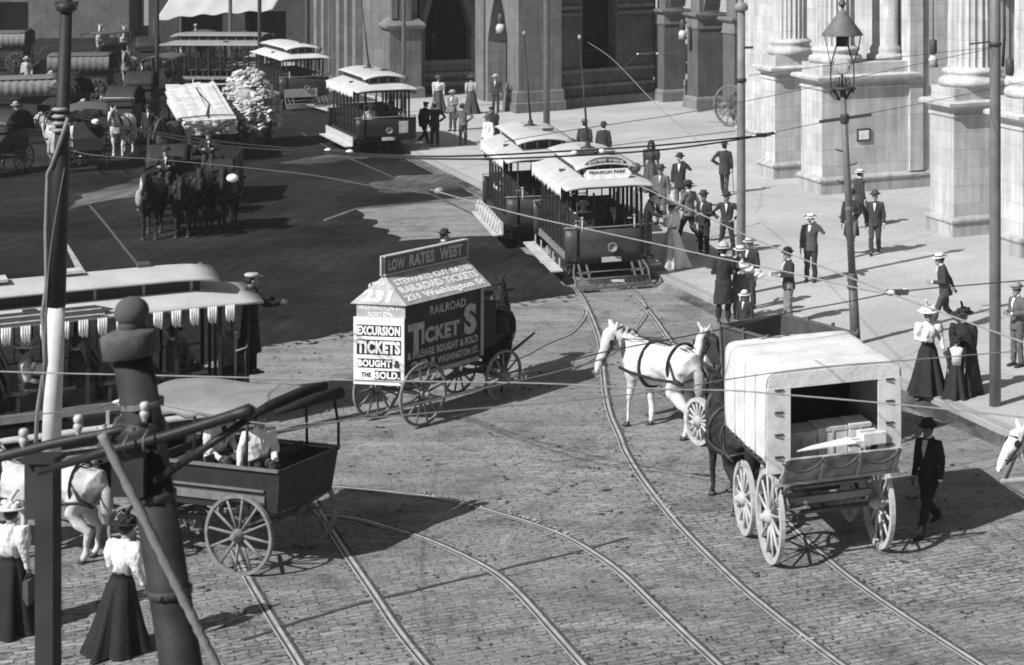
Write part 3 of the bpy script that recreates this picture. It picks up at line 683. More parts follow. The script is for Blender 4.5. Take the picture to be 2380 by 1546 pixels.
    h=loc2w(o,head,-.62,3.15); horse('dark horse hitched in front of the white van, mostly hidden by it',h,head+2,coat=.03,mane=.02,harness=.05)
def box_cart():
    head=43.; a=R(head); fm=Vector((-5.27,37.05,0))
    t=T('dump_cart','open black box cart behind two white horses, beyond the white van','cart',fm,a)
    wm=mat('wheel_paint_pale',.48,.6,.15,6,.1); gear(t,0,0,wm,.62,.43,-1.9,.0,1.12,1.16,w=.09,rim=.07,nsp=16,hub=.11)
    A=MB(); z0,z1=.95,2.12; w0,w1=.62,.70; y0,y1=-2.35,.0
    for s in (-1,1): A.prism([(s*w0,y0,z0),(s*w1,y0,z1),(s*w1,y1,z1),(s*w0,y1,z0)],(s*-.045,0,0))
    A.prism([(-w0,y1,z0),(w0,y1,z0),(w1,y1,z1),(-w1,y1,z1)],(0,-.05,0)); A.prism([(-w0,y0,z0),(w0,y0,z0),(w1,y0,z1-.12),(-w1,y0,z1-.12)],(0,.05,0)); A.box((0,(y0+y1)/2,z0),(w0*2,y1-y0,.06)); P('cart_box',A,g(.07,.7,.3,4,.3),t)
    A=MB()
    for s in (-1,1):
        A.bar((s*w1,y0,z1+.01),(s*w1,y1,z1+.01),.07,.03)
        for y in (-.05,-.8,-1.55,-2.3): A.bar((s*(w0+.03),y,z0),(s*(w1+.03),y,z1+.08),.05,.05)
    A.bar((-w1,y1,z1+.01),(w1,y1,z1+.01),.05,.03); P('iron_straps',A,g(.12,.5),t)
    A=MB(); A.box((0,.35,1.25),(1.0,.35,.06)); A.bar((-.5,.2,1.0),(-.5,.4,1.3),.05,.05); A.bar((.5,.2,1.0),(.5,.4,1.3),.05,.05); P('seat',A,g(.1,.7),t)
    A=MB(); A.tube([(0,.1,.7),(0,2.6,.95)],[.05,.035],8); A.bar((-.95,.55,.78),(.95,.55,.78),.06,.08)
    for s in (-1,1): A.bar((s*.95-.35,.75,.8),(s*.95+.35,.75,.8),.04,.05); A.tube([(s*1.2,.75,.8),(s*1.2,1.5,.9)],.012,5)
    P('draught_pole',A,g(.3,.6),t)
    h1=(G(1467,995)+G(1559,1014))/2+Vector((.12,.12,0))
    horse('white horse in dark harness standing beside the tram rail, left of the pair',h1,52,coat=.70,mane=.4,turn=86,pose=1,drop=.5,H=1.64,harness=.03,group='white team of the black cart')
    h2=Vector((-5.66,38.0,0)); horse('white horse of the pair whose body is hidden behind the black cart',h2,150,coat=.72,mane=.5,turn=12,pose=2,drop=.25,H=1.62,harness=.03,group='white team of the black cart')
def canopy_wagon():
    head=72.; o=(G(545,1335)+G(715,1270))/2
    t=T('canopy_wagon','dark open wagon with a pale canvas canopy in the lower left foreground','wagon',o,R(head))
    wm=mat('wheel_paint_mid',.2,.6,.25,9,.1); gear(t,0,0,wm,.60,.44,0,1.95,.72,.72,w=.06,rim=.05)
    dk=g(.025,.6); A=MB(); z0,z1=.98,1.57
    for s in (-1,1): A.prism([(s*.62,-.6,z0),(s*.67,-.68,z1),(s*.67,2.3,z1),(s*.62,2.3,z0)],(s*-.04,0,0))
    A.box((0,.85,z0),(1.24,2.9,.07)); A.prism([(-.62,-.6,z0),(.62,-.6,z0),(.67,-.68,z1+.02),(-.67,-.68,z1+.02)],(0,.04,0)); A.box((0,2.3,1.3),(1.3,.05,.7)); P('wagon_box',A,dk,t)
    A=MB()
    for s in (-1,1): A.bar((s*.70,-.68,z1+.02),(s*.70,2.3,z1+.02),.05,.04)
    for s in (-1,1): A.bar((s*.650,-.4,z0+.14),(s*.650,2.2,z0+.14),.03,.12); A.bar((s*.665,-.4,z0+.28),(s*.665,2.2,z0+.28),.03,.03)
    P('side_moulding',A,g(.16,.6),t)
    A=MB(); 
    for s in (-1,1):
        for y in (-.1,.85,1.75): A=MB(); A.tube([(s*.68,y,z1),(s*.66,y,2.36)],.022,6); P('canopy_post',A,dk,t)
    cm=mat('canopy_canvas',.26,.85,.15,2.5,.3)
    def can(u,v):
        x=-.70+1.66*u; y=-.12+2.35*v; return (x,y,2.38+.07*math.sin(PI*u)**.7+.02*math.sin(v*PI*3)-.015*math.sin(u*9+v*5))
    A=MB(); A.slab(can,14,26,.02); 
    def edge(u,v): y=-.12+2.35*v; return (-.705,y,2.38+.02*math.sin(v*PI*3)-(.10+.03*math.sin(v*31))*u)
    A.slab(edge,2,30,.015,d=(1,0,0)); P('canopy',A,cm,t)
    A=MB(); A.tube([(-.72,-.12,2.33),(-.2,-.18,2.42),(.4,-.22,2.46),(.97,-.20,2.42)],[.05,.085,.09,.07],8); A.tube([(-.3,-.3,2.32),(.4,-.42,2.36),(1.0,-.46,2.33)],[.04,.09,.10],8); P('rolled_flap',A,g(.02,.9,.3,9,.4),t)
    A=MB(); A.tube([(.86,-.45,2.3),(.78,-.6,1.9),(.70,-.66,1.54)],.022,6); P('flap_stay',A,dk,t)
    for y in (.1,.9,1.7):
        A=MB(); A.box((0,y,1.34),(1.2,.32,.05)); A.box((0,y-.18,1.6),(1.2,.03,.12)); P('bench',A,g(.06,.7),t)
    A=MB(); A.box((0,2.55,1.45),(1.1,.4,.06)); A.box((0,2.75,1.1),(1.1,.04,.5)); P('driver_bench',A,dk,t)
    shafts(t,2.3,5.0,.7,1.0,.5,g(.25,.6))
    ppl='passengers on the canopy wagon'
    def seat(lx,ly,z): return loc2w(o,head,lx,ly,z-.0)
    person('person in a white shirt seated at the tail of the canopy wagon',loc2w(o,head,-.2,.12,1.02),head+150,arms=('lap','down'),legs='sit',coat=.78,trous=.05,shirt=.8,hatk=None,sitz=.48,lean=.25,group=ppl)
    person('white-sleeved person in a dark waistcoat seated under the canopy wagon canvas',loc2w(o,head,-.15,.92,1.02),head+170,arms=('lap','lap'),legs='sit',coat=.70,trous=.05,shirt=.05,hatk='cap',hatt=.03,sitz=.48,lean=.2,group=ppl)
    person('driver in a pale round hat at the front of the canopy wagon',loc2w(o,head,-.1,2.6,1.0),head,arms=('rein','rein'),legs='sit',coat=.06,trous=.05,hatk='straw',hatt=.75,sitz=.48,band=None,group=ppl)
    horse('white horse pulling the canopy wagon, its rump behind the square post',Vector((-14.95,30.0,0)),84,coat=.58,mane=.5,H=1.42,group='white horses at the lower left')
    horse('white horse ahead of the canopy wagon at the left edge',Vector((-16.75,30.2,0)),86,coat=.58,mane=.5,H=1.42,group='white horses at the lower left')
def lumber_wagon():
    o=G(492,378); head=28.
    t=T('lumber_wagon','wagon stacked with pale sawn boards rising towards the front','wagon',o,R(head)); wm=g(.08,.6)
    gear(t,0,0,wm,.55,.5,.8,3.6,.75,.75); A=MB(); A.box((0,2.3,.98),(1.5,4.4,.12)); P('bed',A,g(.06,.8),t)
    A=MB()
    for k in range(6):
        for i in range(11):
            x=-.88+i*.165+random.uniform(-.01,.01)+(.0 if k%2 else .04); dz=.12+random.uniform(-.02,.02)*2; y0=-.3+random.uniform(-.12,.12); y1=5.2+random.uniform(-.7,.5)
            A.bar((x,y0,1.12+k*.1),(x*1.02-.25,y1,1.55+k*.13+.35),.16,.07)
    P('boards',A,mat('sawn_wood',.62,.8,.22,3,.3),t)
    A=MB(); A.tube([(-1.1,-.1,1.2),(-1.1,-.05,1.75),(0,.0,1.8),(1.1,0,1.75),(1.12,-.1,1.2)],.03,6)
    for k in range(5): A.tube([(-.9+.1*k,-.42,1.55),(0,-.5,1.15+.05*k),(.95-.1*k,-.42,1.65)],.022,5)
    A.tube([(-.2,-.1,1.78),(.1,2,2.02),(-.2,4.6,2.45)],.03,6); P('lashing',A,g(.05,.8),t)
def paper_cart():
    o=G(580,345); t=T('bale_cart','cart heaped high with loose pale crumpled bundles beside the lumber wagon','cart',o,R(25)); wm=g(.08,.6)
    gear(t,0,0,wm,.55,.5,0,1.9,.75,.75); A=MB(); A.box((0,.9,1.0),(1.6,3.0,.4)); P('cart_box',A,g(.05,.8),t); A=MB(); rnd=random.Random(5)
    for i in range(950):
        u=rnd.uniform(0,2*PI); v=rnd.uniform(-.15,1); q=math.sqrt(max(0,1-v*v)); x=1.12*q*math.cos(u); y=.9+1.9*q*math.sin(u); z=1.15+(1.75*max(v,-.1))*(1+.30*noise.noise(Vector((x*1.4,y*1.4,3))))+.16*math.sin(3*x+2*y); x*=1+.25*noise.noise(Vector((y*1.6,v*3,0)))
        M=Matrix.Translation((x,y,z))@Matrix.Rotation(rnd.uniform(0,6.3),4,'Z')@Matrix.Rotation(rnd.uniform(-.9,.9),4,'X')
        d_=rnd.choice((.7,.7,1,1.5)); A.box((0,0,0),(rnd.uniform(.12,.34)*d_,rnd.uniform(.06,.18)*d_,rnd.uniform(.02,.09)*d_),rnd.uniform(0,3),M,(rnd.uniform(.4,.9),rnd.uniform(.4,.9)))
    P('bundles',A,mat('pale_bundles',.50,.9,.75,3.2,.5),t); B=MB(); B.ell((0,.9,1.3),(1.02,1.8,1.45),16,10); P('bundle_core',B,g(.25,.9,.7,4),t)
    for lx,ly in ((-.6,4.2),):
        pass
def carriage(label,loc,head,hood=True,tone=.03,pan=.5,group=None,strip=False):
    t=T('carriage',label,'carriage',loc,R(head),group); gear(t,0,0,g(.1,.6),.55,.48,0,1.5,.62,.62,w=.04,rim=.04)
    A=MB(); A.prism([(-.5,-.4,.8),(-.5,2.0,.8),(-.5,2.0,1.25),(-.5,1.2,1.15),(-.5,.7,1.5),(-.5,-.5,1.6)],(1.0,0,0)); P('body',A,g(tone,.5),t)
    A=MB()
    if hood:
        def hd(u,v): a=PI*v; return (-.58+1.16*u,.1-.75*math.cos(a)*1.0,1.55+.75*math.sin(a)**.8)
        A.slab(hd,8,14,.03,d=(0,0,-1)); P('hood',A,g(tone,.7),t)
        A=MB(); A.tube([(-.6,.85,1.6),(-.6,.95,1.9),(.6,.95,1.9),(.6,.85,1.6)],.02,6); P('hood_rail',A,g(pan,.5),t)
    else:
        A.slab(lambda u,v:(-.75+1.5*u,-.6+2.9*v,2.25+.12*math.sin(PI*u)),8,10,.03); P('top',A,g(.16 if pan>.2 else .10,.8),t)
        for s in (-1,1):
            for y in (-.4,.8,2.0): B=MB(); B.tube([(s*.6,y,1.2),(s*.66,y,2.25)],.02,6); P('top_post',B,g(.05,.6),t)
        if strip:
            for s in (-1,1):
                B=MB(); B.slab(lambda u,v,s=s:(s*(.72+.012*math.sin(v*60)),-.6+2.9*v,2.24-.75*u),2,60,.01,d=(-s,0,0)); o=P('side_curtain',B,g(pan,.9),t)
    shafts(t,1.6,3.6,.75,1.0,.4,g(.1,.6))
    return t
# ---------------------------------------------------------------- setting
def nodes(name):
    m=bpy.data.materials.new(name); m.use_nodes=True; nt=m.node_tree; return m,nt,nt.nodes['Principled BSDF'],nt.nodes.new,nt.links.new
def mix(nt,a,b,f,op='MIX'):
    n=nt.nodes.new('ShaderNodeMix'); n.data_type='FLOAT'
    for s,v in ((2,a),(3,b),(0,f)):
        if hasattr(v,'links') or hasattr(v,'is_linked'): nt.links.new(v,n.inputs[s])
        else: n.inputs[s].default_value=v
    return n.outputs[0]
def mathn(nt,op,a,b=0.):
    n=nt.nodes.new('ShaderNodeMath'); n.operation=op; n.use_clamp=False
    for i,v in enumerate((a,b)):
        if hasattr(v,'is_linked'): nt.links.new(v,n.inputs[i])
        else: n.inputs[i].default_value=v
    return n.outputs[0]
def rng(nt,v,a,b,c,d):
    n=nt.nodes.new('ShaderNodeMapRange'); nt.links.new(v,n.inputs[0]); 
    for i,x in enumerate((a,b,c,d)): n.inputs[i+1].default_value=x
    return n.outputs[0]
def noi(nt,vec,s,d=4.,r=.55):
    n=nt.nodes.new('ShaderNodeTexNoise'); n.inputs['Scale'].default_value=s; n.inputs['Detail'].default_value=d; n.inputs['Roughness'].default_value=r; nt.links.new(vec,n.inputs['Vector']); return n.outputs['Fac']
def cobble_mat():
    m,nt,b,N,Lk=nodes('cobbles'); tc=N('ShaderNodeTexCoord'); mp=N('ShaderNodeMapping'); mp.inputs['Rotation'].default_value=(0,0,R(-27))
    Lk(tc.outputs['Object'],mp.inputs['Vector'])
    wn=N('ShaderNodeTexNoise'); wn.inputs['Scale'].default_value=1.6; Lk(tc.outputs['Object'],wn.inputs['Vector'])
    wn2=N('ShaderNodeTexNoise'); wn2.inputs['Scale'].default_value=9.; Lk(tc.outputs['Object'],wn2.inputs['Vector'])
    va=N('ShaderNodeVectorMath'); va.operation='MULTIPLY_ADD'; va.inputs[1].default_value=(.22,.22,0); Lk(wn.outputs['Color'],va.inputs[0]); Lk(mp.outputs['Vector'],va.inputs[2])
    vb=N('ShaderNodeVectorMath'); vb.operation='MULTIPLY_ADD'; vb.inputs[1].default_value=(.07,.07,0); Lk(wn2.outputs['Color'],vb.inputs[0]); Lk(va.outputs['Vector'],vb.inputs[2])
    br=N('ShaderNodeTexBrick'); Lk(vb.outputs['Vector'],br.inputs['Vector']); br.inputs['Scale'].default_value=1.
    br.inputs['Brick Width'].default_value=.31; br.inputs['Row Height'].default_value=.135; br.inputs['Mortar Size'].default_value=.016; br.inputs['Mortar Smooth'].default_value=.6; br.inputs['Bias'].default_value=-.1
    br.inputs['Color1'].default_value=(.72,.72,.72,1); br.inputs['Color2'].default_value=(1.2,1.2,1.2,1); br.inputs['Mortar'].default_value=(.38,.38,.38,1)
    O=tc.outputs['Object']; big=noi(nt,O,.16,5.,.6); mid=noi(nt,O,.9,4.,.6); fine=noi(nt,mp.outputs['Vector'],14.,3.); pits=noi(nt,vb.outputs['Vector'],5.,2.,.5)
    # joints packed with dust away from the swept lower right, so they vary across the square
    sx=N('ShaderNodeSeparateXYZ'); Lk(O,sx.inputs[0]); near=rng(nt,sx.outputs['Y'],28.,42.,1.,.22)
    dust=mathn(nt,'MULTIPLY',rng(nt,big,.36,.60,.30,1.),near)
    bw=N('ShaderNodeRGBToBW'); Lk(br.outputs['Color'],bw.inputs[0])
    tone=mix(nt,.92,bw.outputs[0],dust)
    tone=mathn(nt,'MULTIPLY',tone,rng(nt,fine,.3,.7,.8,1.2)); tone=mathn(nt,'MULTIPLY',tone,rng(nt,mid,.3,.7,.8,1.16)); tone=mathn(nt,'MULTIPLY',tone,rng(nt,big,.35,.65,.86,1.12))
    tone=mathn(nt,'MULTIPLY',tone,rng(nt,pits,.30,.44,.6,1.))
    m2=N('ShaderNodeMapping'); m2.inputs['Scale'].default_value=(5.2,11.5,1); Lk(vb.outputs['Vector'],m2.inputs['Vector']); sp=noi(nt,m2.outputs['Vector'],1.,2.5,.6)
    spot=mix(nt,1.,rng(nt,sp,.36,.47,.30,1.),mathn(nt,'MULTIPLY',dust,1.)); tone=mathn(nt,'MULTIPLY',tone,spot)
    m3=N('ShaderNodeMapping'); m3.inputs['Rotation'].default_value=(0,0,R(60)); m3.inputs['Scale'].default_value=(.25,2.2,1); Lk(O,m3.inputs['Vector']); wear=noi(nt,m3.outputs['Vector'],1.,4.,.6); tone=mathn(nt,'MULTIPLY',tone,rng(nt,wear,.32,.68,.80,1.18))
    gr=noi(nt,O,45.,2.,.6); tone=mathn(nt,'MULTIPLY',tone,rng(nt,gr,.3,.7,.82,1.18))
    grime=noi(nt,O,.45,6.,.7); tone=mathn(nt,'MULTIPLY',tone,rng(nt,grime,.30,.46,.62,1.))
    col=mathn(nt,'MULTIPLY',tone,.29); Lk(col,b.inputs['Base Color']); b.inputs['Roughness'].default_value=.8; b.inputs['Specular IOR Level'].default_value=.25
    bp=N('ShaderNodeBump'); bp.inputs['Distance'].default_value=.03; bp.inputs['Strength'].default_value=.8
    inv=mathn(nt,'SUBTRACT',1.,br.outputs['Fac']); h=mathn(nt,'MULTIPLY',inv,dust); h=mathn(nt,'ADD',h,mathn(nt,'MULTIPLY',fine,.6)); Lk(h,bp.inputs['Height']); Lk(bp.outputs['Normal'],b.inputs['Normal'])
    return m
def walk_mat(v=.5,name='pavement'):
    m,nt,b,N,Lk=nodes(name); tc=N('ShaderNodeTexCoord'); O=tc.outputs['Object']
    a=noi(nt,O,.25,5.,.6); c=noi(nt,O,9.,4.,.6); k=noi(nt,O,1.7,4.)
    mp=N('ShaderNodeMapping'); mp.inputs['Rotation'].default_value=(0,0,R(28)); Lk(O,mp.inputs['Vector']); br=N('ShaderNodeTexBrick'); Lk(mp.outputs['Vector'],br.inputs['Vector']); br.inputs['Scale'].default_value=1.
    br.inputs['Brick Width'].default_value=7.5; br.inputs['Row Height'].default_value=6.; br.inputs['Mortar Size'].default_value=.02; br.offset=0
    t=mathn(nt,'MULTIPLY',rng(nt,a,.3,.7,.80,1.10),rng(nt,c,.3,.7,.88,1.1)); t=mathn(nt,'MULTIPLY',t,rng(nt,k,.3,.7,.94,1.05)); t=mathn(nt,'MULTIPLY',t,rng(nt,br.outputs['Fac'],0,1,1,.62))
    Lk(mathn(nt,'MULTIPLY',t,v),b.inputs['Base Color']); b.inputs['Roughness'].default_value=.85
    bp=N('ShaderNodeBump'); bp.inputs['Strength'].default_value=.25; bp.inputs['Distance'].default_value=.01; Lk(c,bp.inputs['Height']); Lk(bp.outputs['Normal'],b.inputs['Normal'])
    return m
def mottled_mat(v=.03,name='dark_ground'):  # mottled, streaky grey ground colour, overall tone set by v
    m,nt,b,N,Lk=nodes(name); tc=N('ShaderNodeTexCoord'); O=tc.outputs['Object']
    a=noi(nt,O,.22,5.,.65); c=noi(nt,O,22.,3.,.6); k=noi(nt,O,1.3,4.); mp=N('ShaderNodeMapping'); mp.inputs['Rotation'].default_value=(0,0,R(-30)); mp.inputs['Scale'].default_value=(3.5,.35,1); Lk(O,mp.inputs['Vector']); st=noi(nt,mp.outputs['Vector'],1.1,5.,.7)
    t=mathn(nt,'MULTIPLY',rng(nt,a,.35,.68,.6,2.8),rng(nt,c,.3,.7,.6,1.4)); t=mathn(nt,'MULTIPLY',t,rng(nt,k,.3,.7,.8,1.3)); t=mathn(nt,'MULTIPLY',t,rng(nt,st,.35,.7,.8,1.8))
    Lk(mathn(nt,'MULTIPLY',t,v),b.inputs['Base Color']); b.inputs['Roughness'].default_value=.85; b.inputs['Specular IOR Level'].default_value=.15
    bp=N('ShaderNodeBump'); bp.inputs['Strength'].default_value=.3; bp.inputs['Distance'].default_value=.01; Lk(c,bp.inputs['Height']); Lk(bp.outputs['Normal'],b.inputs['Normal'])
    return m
def stone_mat(name,v,bw=1.2,bh=.46,var=.12,joint=.6,streak=.25):
    m,nt,b,N,Lk=nodes(name); tc=N('ShaderNodeTexCoord'); O=tc.outputs['Object']; gm=N('ShaderNodeNewGeometry')
    # courses follow height; joints follow the wall's own horizontal direction
    sx=N('ShaderNodeSeparateXYZ'); Lk(O,sx.inputs[0]); sn=N('ShaderNodeSeparateXYZ'); Lk(gm.outputs['True Normal'],sn.inputs[0])
    u=mathn(nt,'SUBTRACT',mathn(nt,'MULTIPLY',sx.outputs['Y'],sn.outputs['X']),mathn(nt,'MULTIPLY',sx.outputs['X'],sn.outputs['Y']))
    cb=N('ShaderNodeCombineXYZ'); Lk(u,cb.inputs['X']); Lk(sx.outputs['Z'],cb.inputs['Y'])
    br=N('ShaderNodeTexBrick'); Lk(cb.outputs[0],br.inputs['Vector']); br.inputs['Scale'].default_value=1.; br.inputs['Brick Width'].default_value=bw; br.inputs['Row Height'].default_value=bh; br.inputs['Mortar Size'].default_value=.012; br.inputs['Mortar Smooth'].default_value=.3
    br.inputs['Color1'].default_value=(.86,.86,.86,1); br.inputs['Color2'].default_value=(1.08,1.08,1.08,1); br.inputs['Mortar'].default_value=(joint,joint,joint,1)
    q=N('ShaderNodeRGBToBW'); Lk(br.outputs['Color'],q.inputs[0])
    mp=N('ShaderNodeMapping'); mp.inputs['Scale'].default_value=(5,5,.35); Lk(O,mp.inputs['Vector']); st=noi(nt,mp.outputs['Vector'],1.,4.)
    t=mathn(nt,'MULTIPLY',q.outputs[0],rng(nt,noi(nt,O,1.2,5.),.3,.7,1-var,1+var)); t=mathn(nt,'MULTIPLY',t,rng(nt,noi(nt,O,18.,3.),.3,.7,.93,1.07)); t=mathn(nt,'MULTIPLY',t,rng(nt,st,.3,.6,1-streak,1.04))
    Lk(mathn(nt,'MULTIPLY',t,v),b.inputs['Base Color']); b.inputs['Roughness'].default_value=.85
    bp=N('ShaderNodeBump'); bp.inputs['Strength'].default_value=.5; bp.inputs['Distance'].default_value=.01; Lk(q.outputs[0],bp.inputs['Height']); Lk(bp.outputs['Normal'],b.inputs['Normal'])
    return m
MC=cobble_mat(); MW=walk_mat(.47); MA=mottled_mat(.009); MK=walk_mat(.36,'kerb_stone'); MR=mat('rail_steel',.42,.4,.25,3,.1); MJ=mat('rail_joint_dirt',.07,.9,.4,5,.2)
A=MB(); A.add([(-150,-50,0),(90,-50,0),(90,300,0),(-150,300,0)],[(0,1,2,3)]); S('ground',A,MC)
def sheet(name,pts,m,z=.004,jag=0.,sub=0.15):
    """flat sheet over outline points given on the ground, edges slightly ragged"""
    P3=[G(x,y) for x,y in pts]; out=[]
    for i,p in enumerate(P3):
        q=P3[(i+1)%len(P3)]; n=max(1,int((q-p).length/sub)) if jag else 1
        for k in range(n):
            r=p.lerp(q,k/n)
            if jag: r=r+Vector((noise.noise(r*1.1)+.18*noise.noise(r*4),noise.noise(r*1.1+Vector((9,9,9)))+.18*noise.noise(r*4+Vector((3,3,3))),0))*jag
            out.append((r.x,r.y,z))
    A=MB(); A.add(out,[tuple(range(len(out)))]); 
    me=A.mesh(name)
    if me.polygons[0].normal.z<0: me.flip_normals()
    o=P(name,me,m); o['kind']='structure'; return o
# dark ground tone over most of the left half of the square, leaving a paler strip
sheet('dark_ground',[(-60,1010),(-60,150),(150,60),(700,60),(840,228),(960,330),(1100,405),(1195,452),(826,488),(929,560),(1165,545),(1310,650),(1345,682),(1174,708),(830,768),(560,815),(300,900)],MA,.004,.35)
sheet('pale_patch',[(150,485),(330,455),(470,428),(430,440),(440,418),(360,405),(200,452)],mottled_mat(.05,'pale_ground'),.008,.25)  # paler mottled patches laid over the dark ground
sheet('pale_patch',[(640,380),(800,352),(930,350),(940,358),(720,384)],mottled_mat(.045,'pale_ground_far'),.008,.25)
sheet('pale_patch',[(850,432),(940,408),(1060,405),(1130,430),(1010,446),(900,450)],mottled_mat(.04,'pale_ground_mid'),.008,.4)
sheet('crossing_strip',[(752,515),(826,488),(1195,452),(1195,448),(826,484),(752,511)],mottled_mat(.07,'crossing'),.009,.0)
sheet('pale_kerb_strip',[(147,561),(153,561),(235,690),(205,690)],walk_mat(.42,'pale_strip'),.01)
for k,(x,y,rx,ry,tn) in enumerate([(1180,1255,20,10,.6)]):
    pts=[(x+rx*math.cos(a*PI/8),y+ry*math.sin(a*PI/8)) for a in range(16)]
    sheet('damp_patch',pts,mottled_mat(.13*tn+.02,'damp_%d'%k),.005+.0005*k,.45,.3)
# ragged fringe: small dark scraps scattered along the edge of the dark ground
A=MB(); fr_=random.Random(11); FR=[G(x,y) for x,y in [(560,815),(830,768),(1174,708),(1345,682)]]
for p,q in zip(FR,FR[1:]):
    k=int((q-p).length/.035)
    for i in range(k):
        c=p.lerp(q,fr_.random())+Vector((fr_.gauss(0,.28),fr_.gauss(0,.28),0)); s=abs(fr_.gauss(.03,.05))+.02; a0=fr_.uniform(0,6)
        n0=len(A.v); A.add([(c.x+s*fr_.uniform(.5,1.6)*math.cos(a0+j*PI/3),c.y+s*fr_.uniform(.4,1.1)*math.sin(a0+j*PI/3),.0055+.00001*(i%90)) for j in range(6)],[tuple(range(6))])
S('dark_scraps',A,MA)
# sidewalk with a real kerb
kz=.13; KL=[(800,275),(940,345),(1104,425),(1240,492),(1503,626),(1583.5,662),(1661,698),(1880,795),(2135,909),(2357,1009),(2800,1208)]
A=MB(); top=[G(x,y,kz) for x,y in KL]; far=[Vector((60,top[-1].y,kz)),Vector((60,255,kz)),Vector((-80,255,kz)),Vector((-46,110,kz))]
off=[]
for i,p in enumerate(top):
    d=(top[min(i+1,len(top)-1)]-top[max(i-1,0)]).normalized(); n=Vector((-d.y,d.x,0)); n=n if n.x>0 else -n; off.append(p+n*.24)
A.add([tuple(p) for p in off+far],[tuple(range(len(off)+4))]); me=A.mesh('sidewalk'); 
if me.polygons[0].normal.z<0: me.flip_normals()
o=P('sidewalk',me,MW); o['kind']='structure'
A=MB(); n=len(top); vs=[]
for p,q in zip(top,off): vs+=[(p.x,p.y,0),(p.x,p.y,kz-.012),(p.x+(q.x-p.x)*.08,p.y+(q.y-p.y)*.08,kz+.003),(q.x,q.y,kz+.003),(q.x,q.y,0)]
fs=[]
for i in range(n-1):
    for k in range(4): a=i*5+k; fs.append((a,a+5,a+6,a+1))
A.add(vs,fs); S('kerb',A,MK)
# gutter dirt along the kerb
A=MB(); vs=[]; 
for i,(p,q) in enumerate(zip(top,off)):
    d=(p-q).normalized(); w=.55+.35*noise.noise(p*.7); vs+=[(p.x,p.y,.006),(p.x+d.x*w,p.y+d.y*w,.006)]
A.add(vs,[(2*i,2*i+1,2*i+3,2*i+2) for i in range(n-1)]); S('gutter',A,mottled_mat(.09,'gutter_dirt'))
# tram rails set in the paving
def smooth(pts,n=6):
    out=[]
    for i in range(len(pts)-1):
        p0=pts[max(i-1,0)];p1=pts[i];p2=pts[i+1];p3=pts[min(i+2,len(pts)-1)]
        for k in range(n):
            t=k/n; out.append(.5*((2*p1)+(-p0+p2)*t+(2*p0-5*p1+4*p2-p3)*t*t+(-p0+3*p1-3*p2+p3)*t**3))
    return out+[pts[-1]]
def ribbon(A,pts,w,z,off=0.):
    vs=[]
    for i,p in enumerate(pts):
        d=(pts[min(i+1,len(pts)-1)]-pts[max(i-1,0)]).normalized(); n=Vector((-d.y,d.x,0)); c=p+n*off; vs+=[c+n*w/2+Vector((0,0,z)),c-n*w/2+Vector((0,0,z))]
    A.add(vs,[(2*i,2*i+1,2*i+3,2*i+2) for i in range(len(pts)-1)])
rails={'A':[(548,1280),(575,1340),(640,1450),(700,1546),(790,1700)],
'B':[(640,1030),(720,1150),(765,1222),(804,1283),(870,1380),(925,1463),(991,1546),(1120,1700)],
'C':[(640,1190),(811,1203),(904,1227),(974,1248),(1043,1276),(1113,1310),(1165,1342),(1217,1390),(1286,1467),(1356,1546),(1500,1710)],
'D':[(640,1122),(779,1133),(904,1144),(991,1154),(1078,1171),(1165,1196),(1234,1217),(1321,1251),(1391,1293),(1443,1331),(1488,1373),(1578,1460),(1671,1546),(1850,1710)],
'E':[(1300,620),(1345,680),(1373,733),(1395,794),(1403,869),(1409,920),(1420,967),(1442,1017),(1456,1053),(1500,1123),(1582,1225),(1694,1337),(1784,1415),(1956,1546),(2190,1710)],
'F':[(1420,620),(1470,680),(1517,735),(1553,786),(1600,850),(1652,925),(1720,1050),(1815,1195),(1918,1296),(2038,1389),(2278,1546),(2560,1720)],
'G':[(1340,676),(1354,700),(1363,725),(1350,752),(1323,778),(1270,800),(1200,835),(1080,860)],
'H':[(1470,672),(1495,703),(1504,725),(1490,752),(1466,778),(1420,812),(1330,860)],
'I':[(700,310),(795,361),(873,395),(996,450),(1230,560)],'J':[(885,340),(982,386),(1093,444),(1215,500)],
'K':[(208,478),(250,528),(289,578),(331,631),(420,760)]}
RA=MB(); RD=MB(); RB=MB()
for k,pts in rails.items():
    w=smooth([G(x,y) for x,y in pts]); thin=k in 'GHIJKL'
    ribbon(RD,w,.15 if not thin else .09,.012); rg=random.Random(ord(k[0]))
    if not thin:
        for p,q in zip(w,w[1:]):
            L_=(q-p).length
            for _ in range(int(L_/.05)):
                c=p.lerp(q,rg.random()); dd=(q-p).normalized(); c=c+Vector((-dd.y,dd.x,0))*rg.gauss(0,.10); s_=rg.uniform(.01,.035); a0=rg.uniform(0,6); RD.add([(c.x+s_*rg.uniform(.6,1.4)*math.cos(a0+j*PI/2.5),c.y+s_*rg.uniform(.6,1.4)*math.sin(a0+j*PI/2.5),.009+.00002*rg.randint(0,90)) for j in range(5)],[(0,1,2,3,4)])
    ribbon(RA if k not in 'IJK' else RB,w,.050 if not thin else .035,.017,0.)
    if not thin: ribbon(RA,w,.024,.0165,-.07)
S('tram_rails',RA,MR); S('worn_rails',RB,mat('rail_dull',.12,.7,.4,3,.1)); S('rail_beds',RD,MJ)
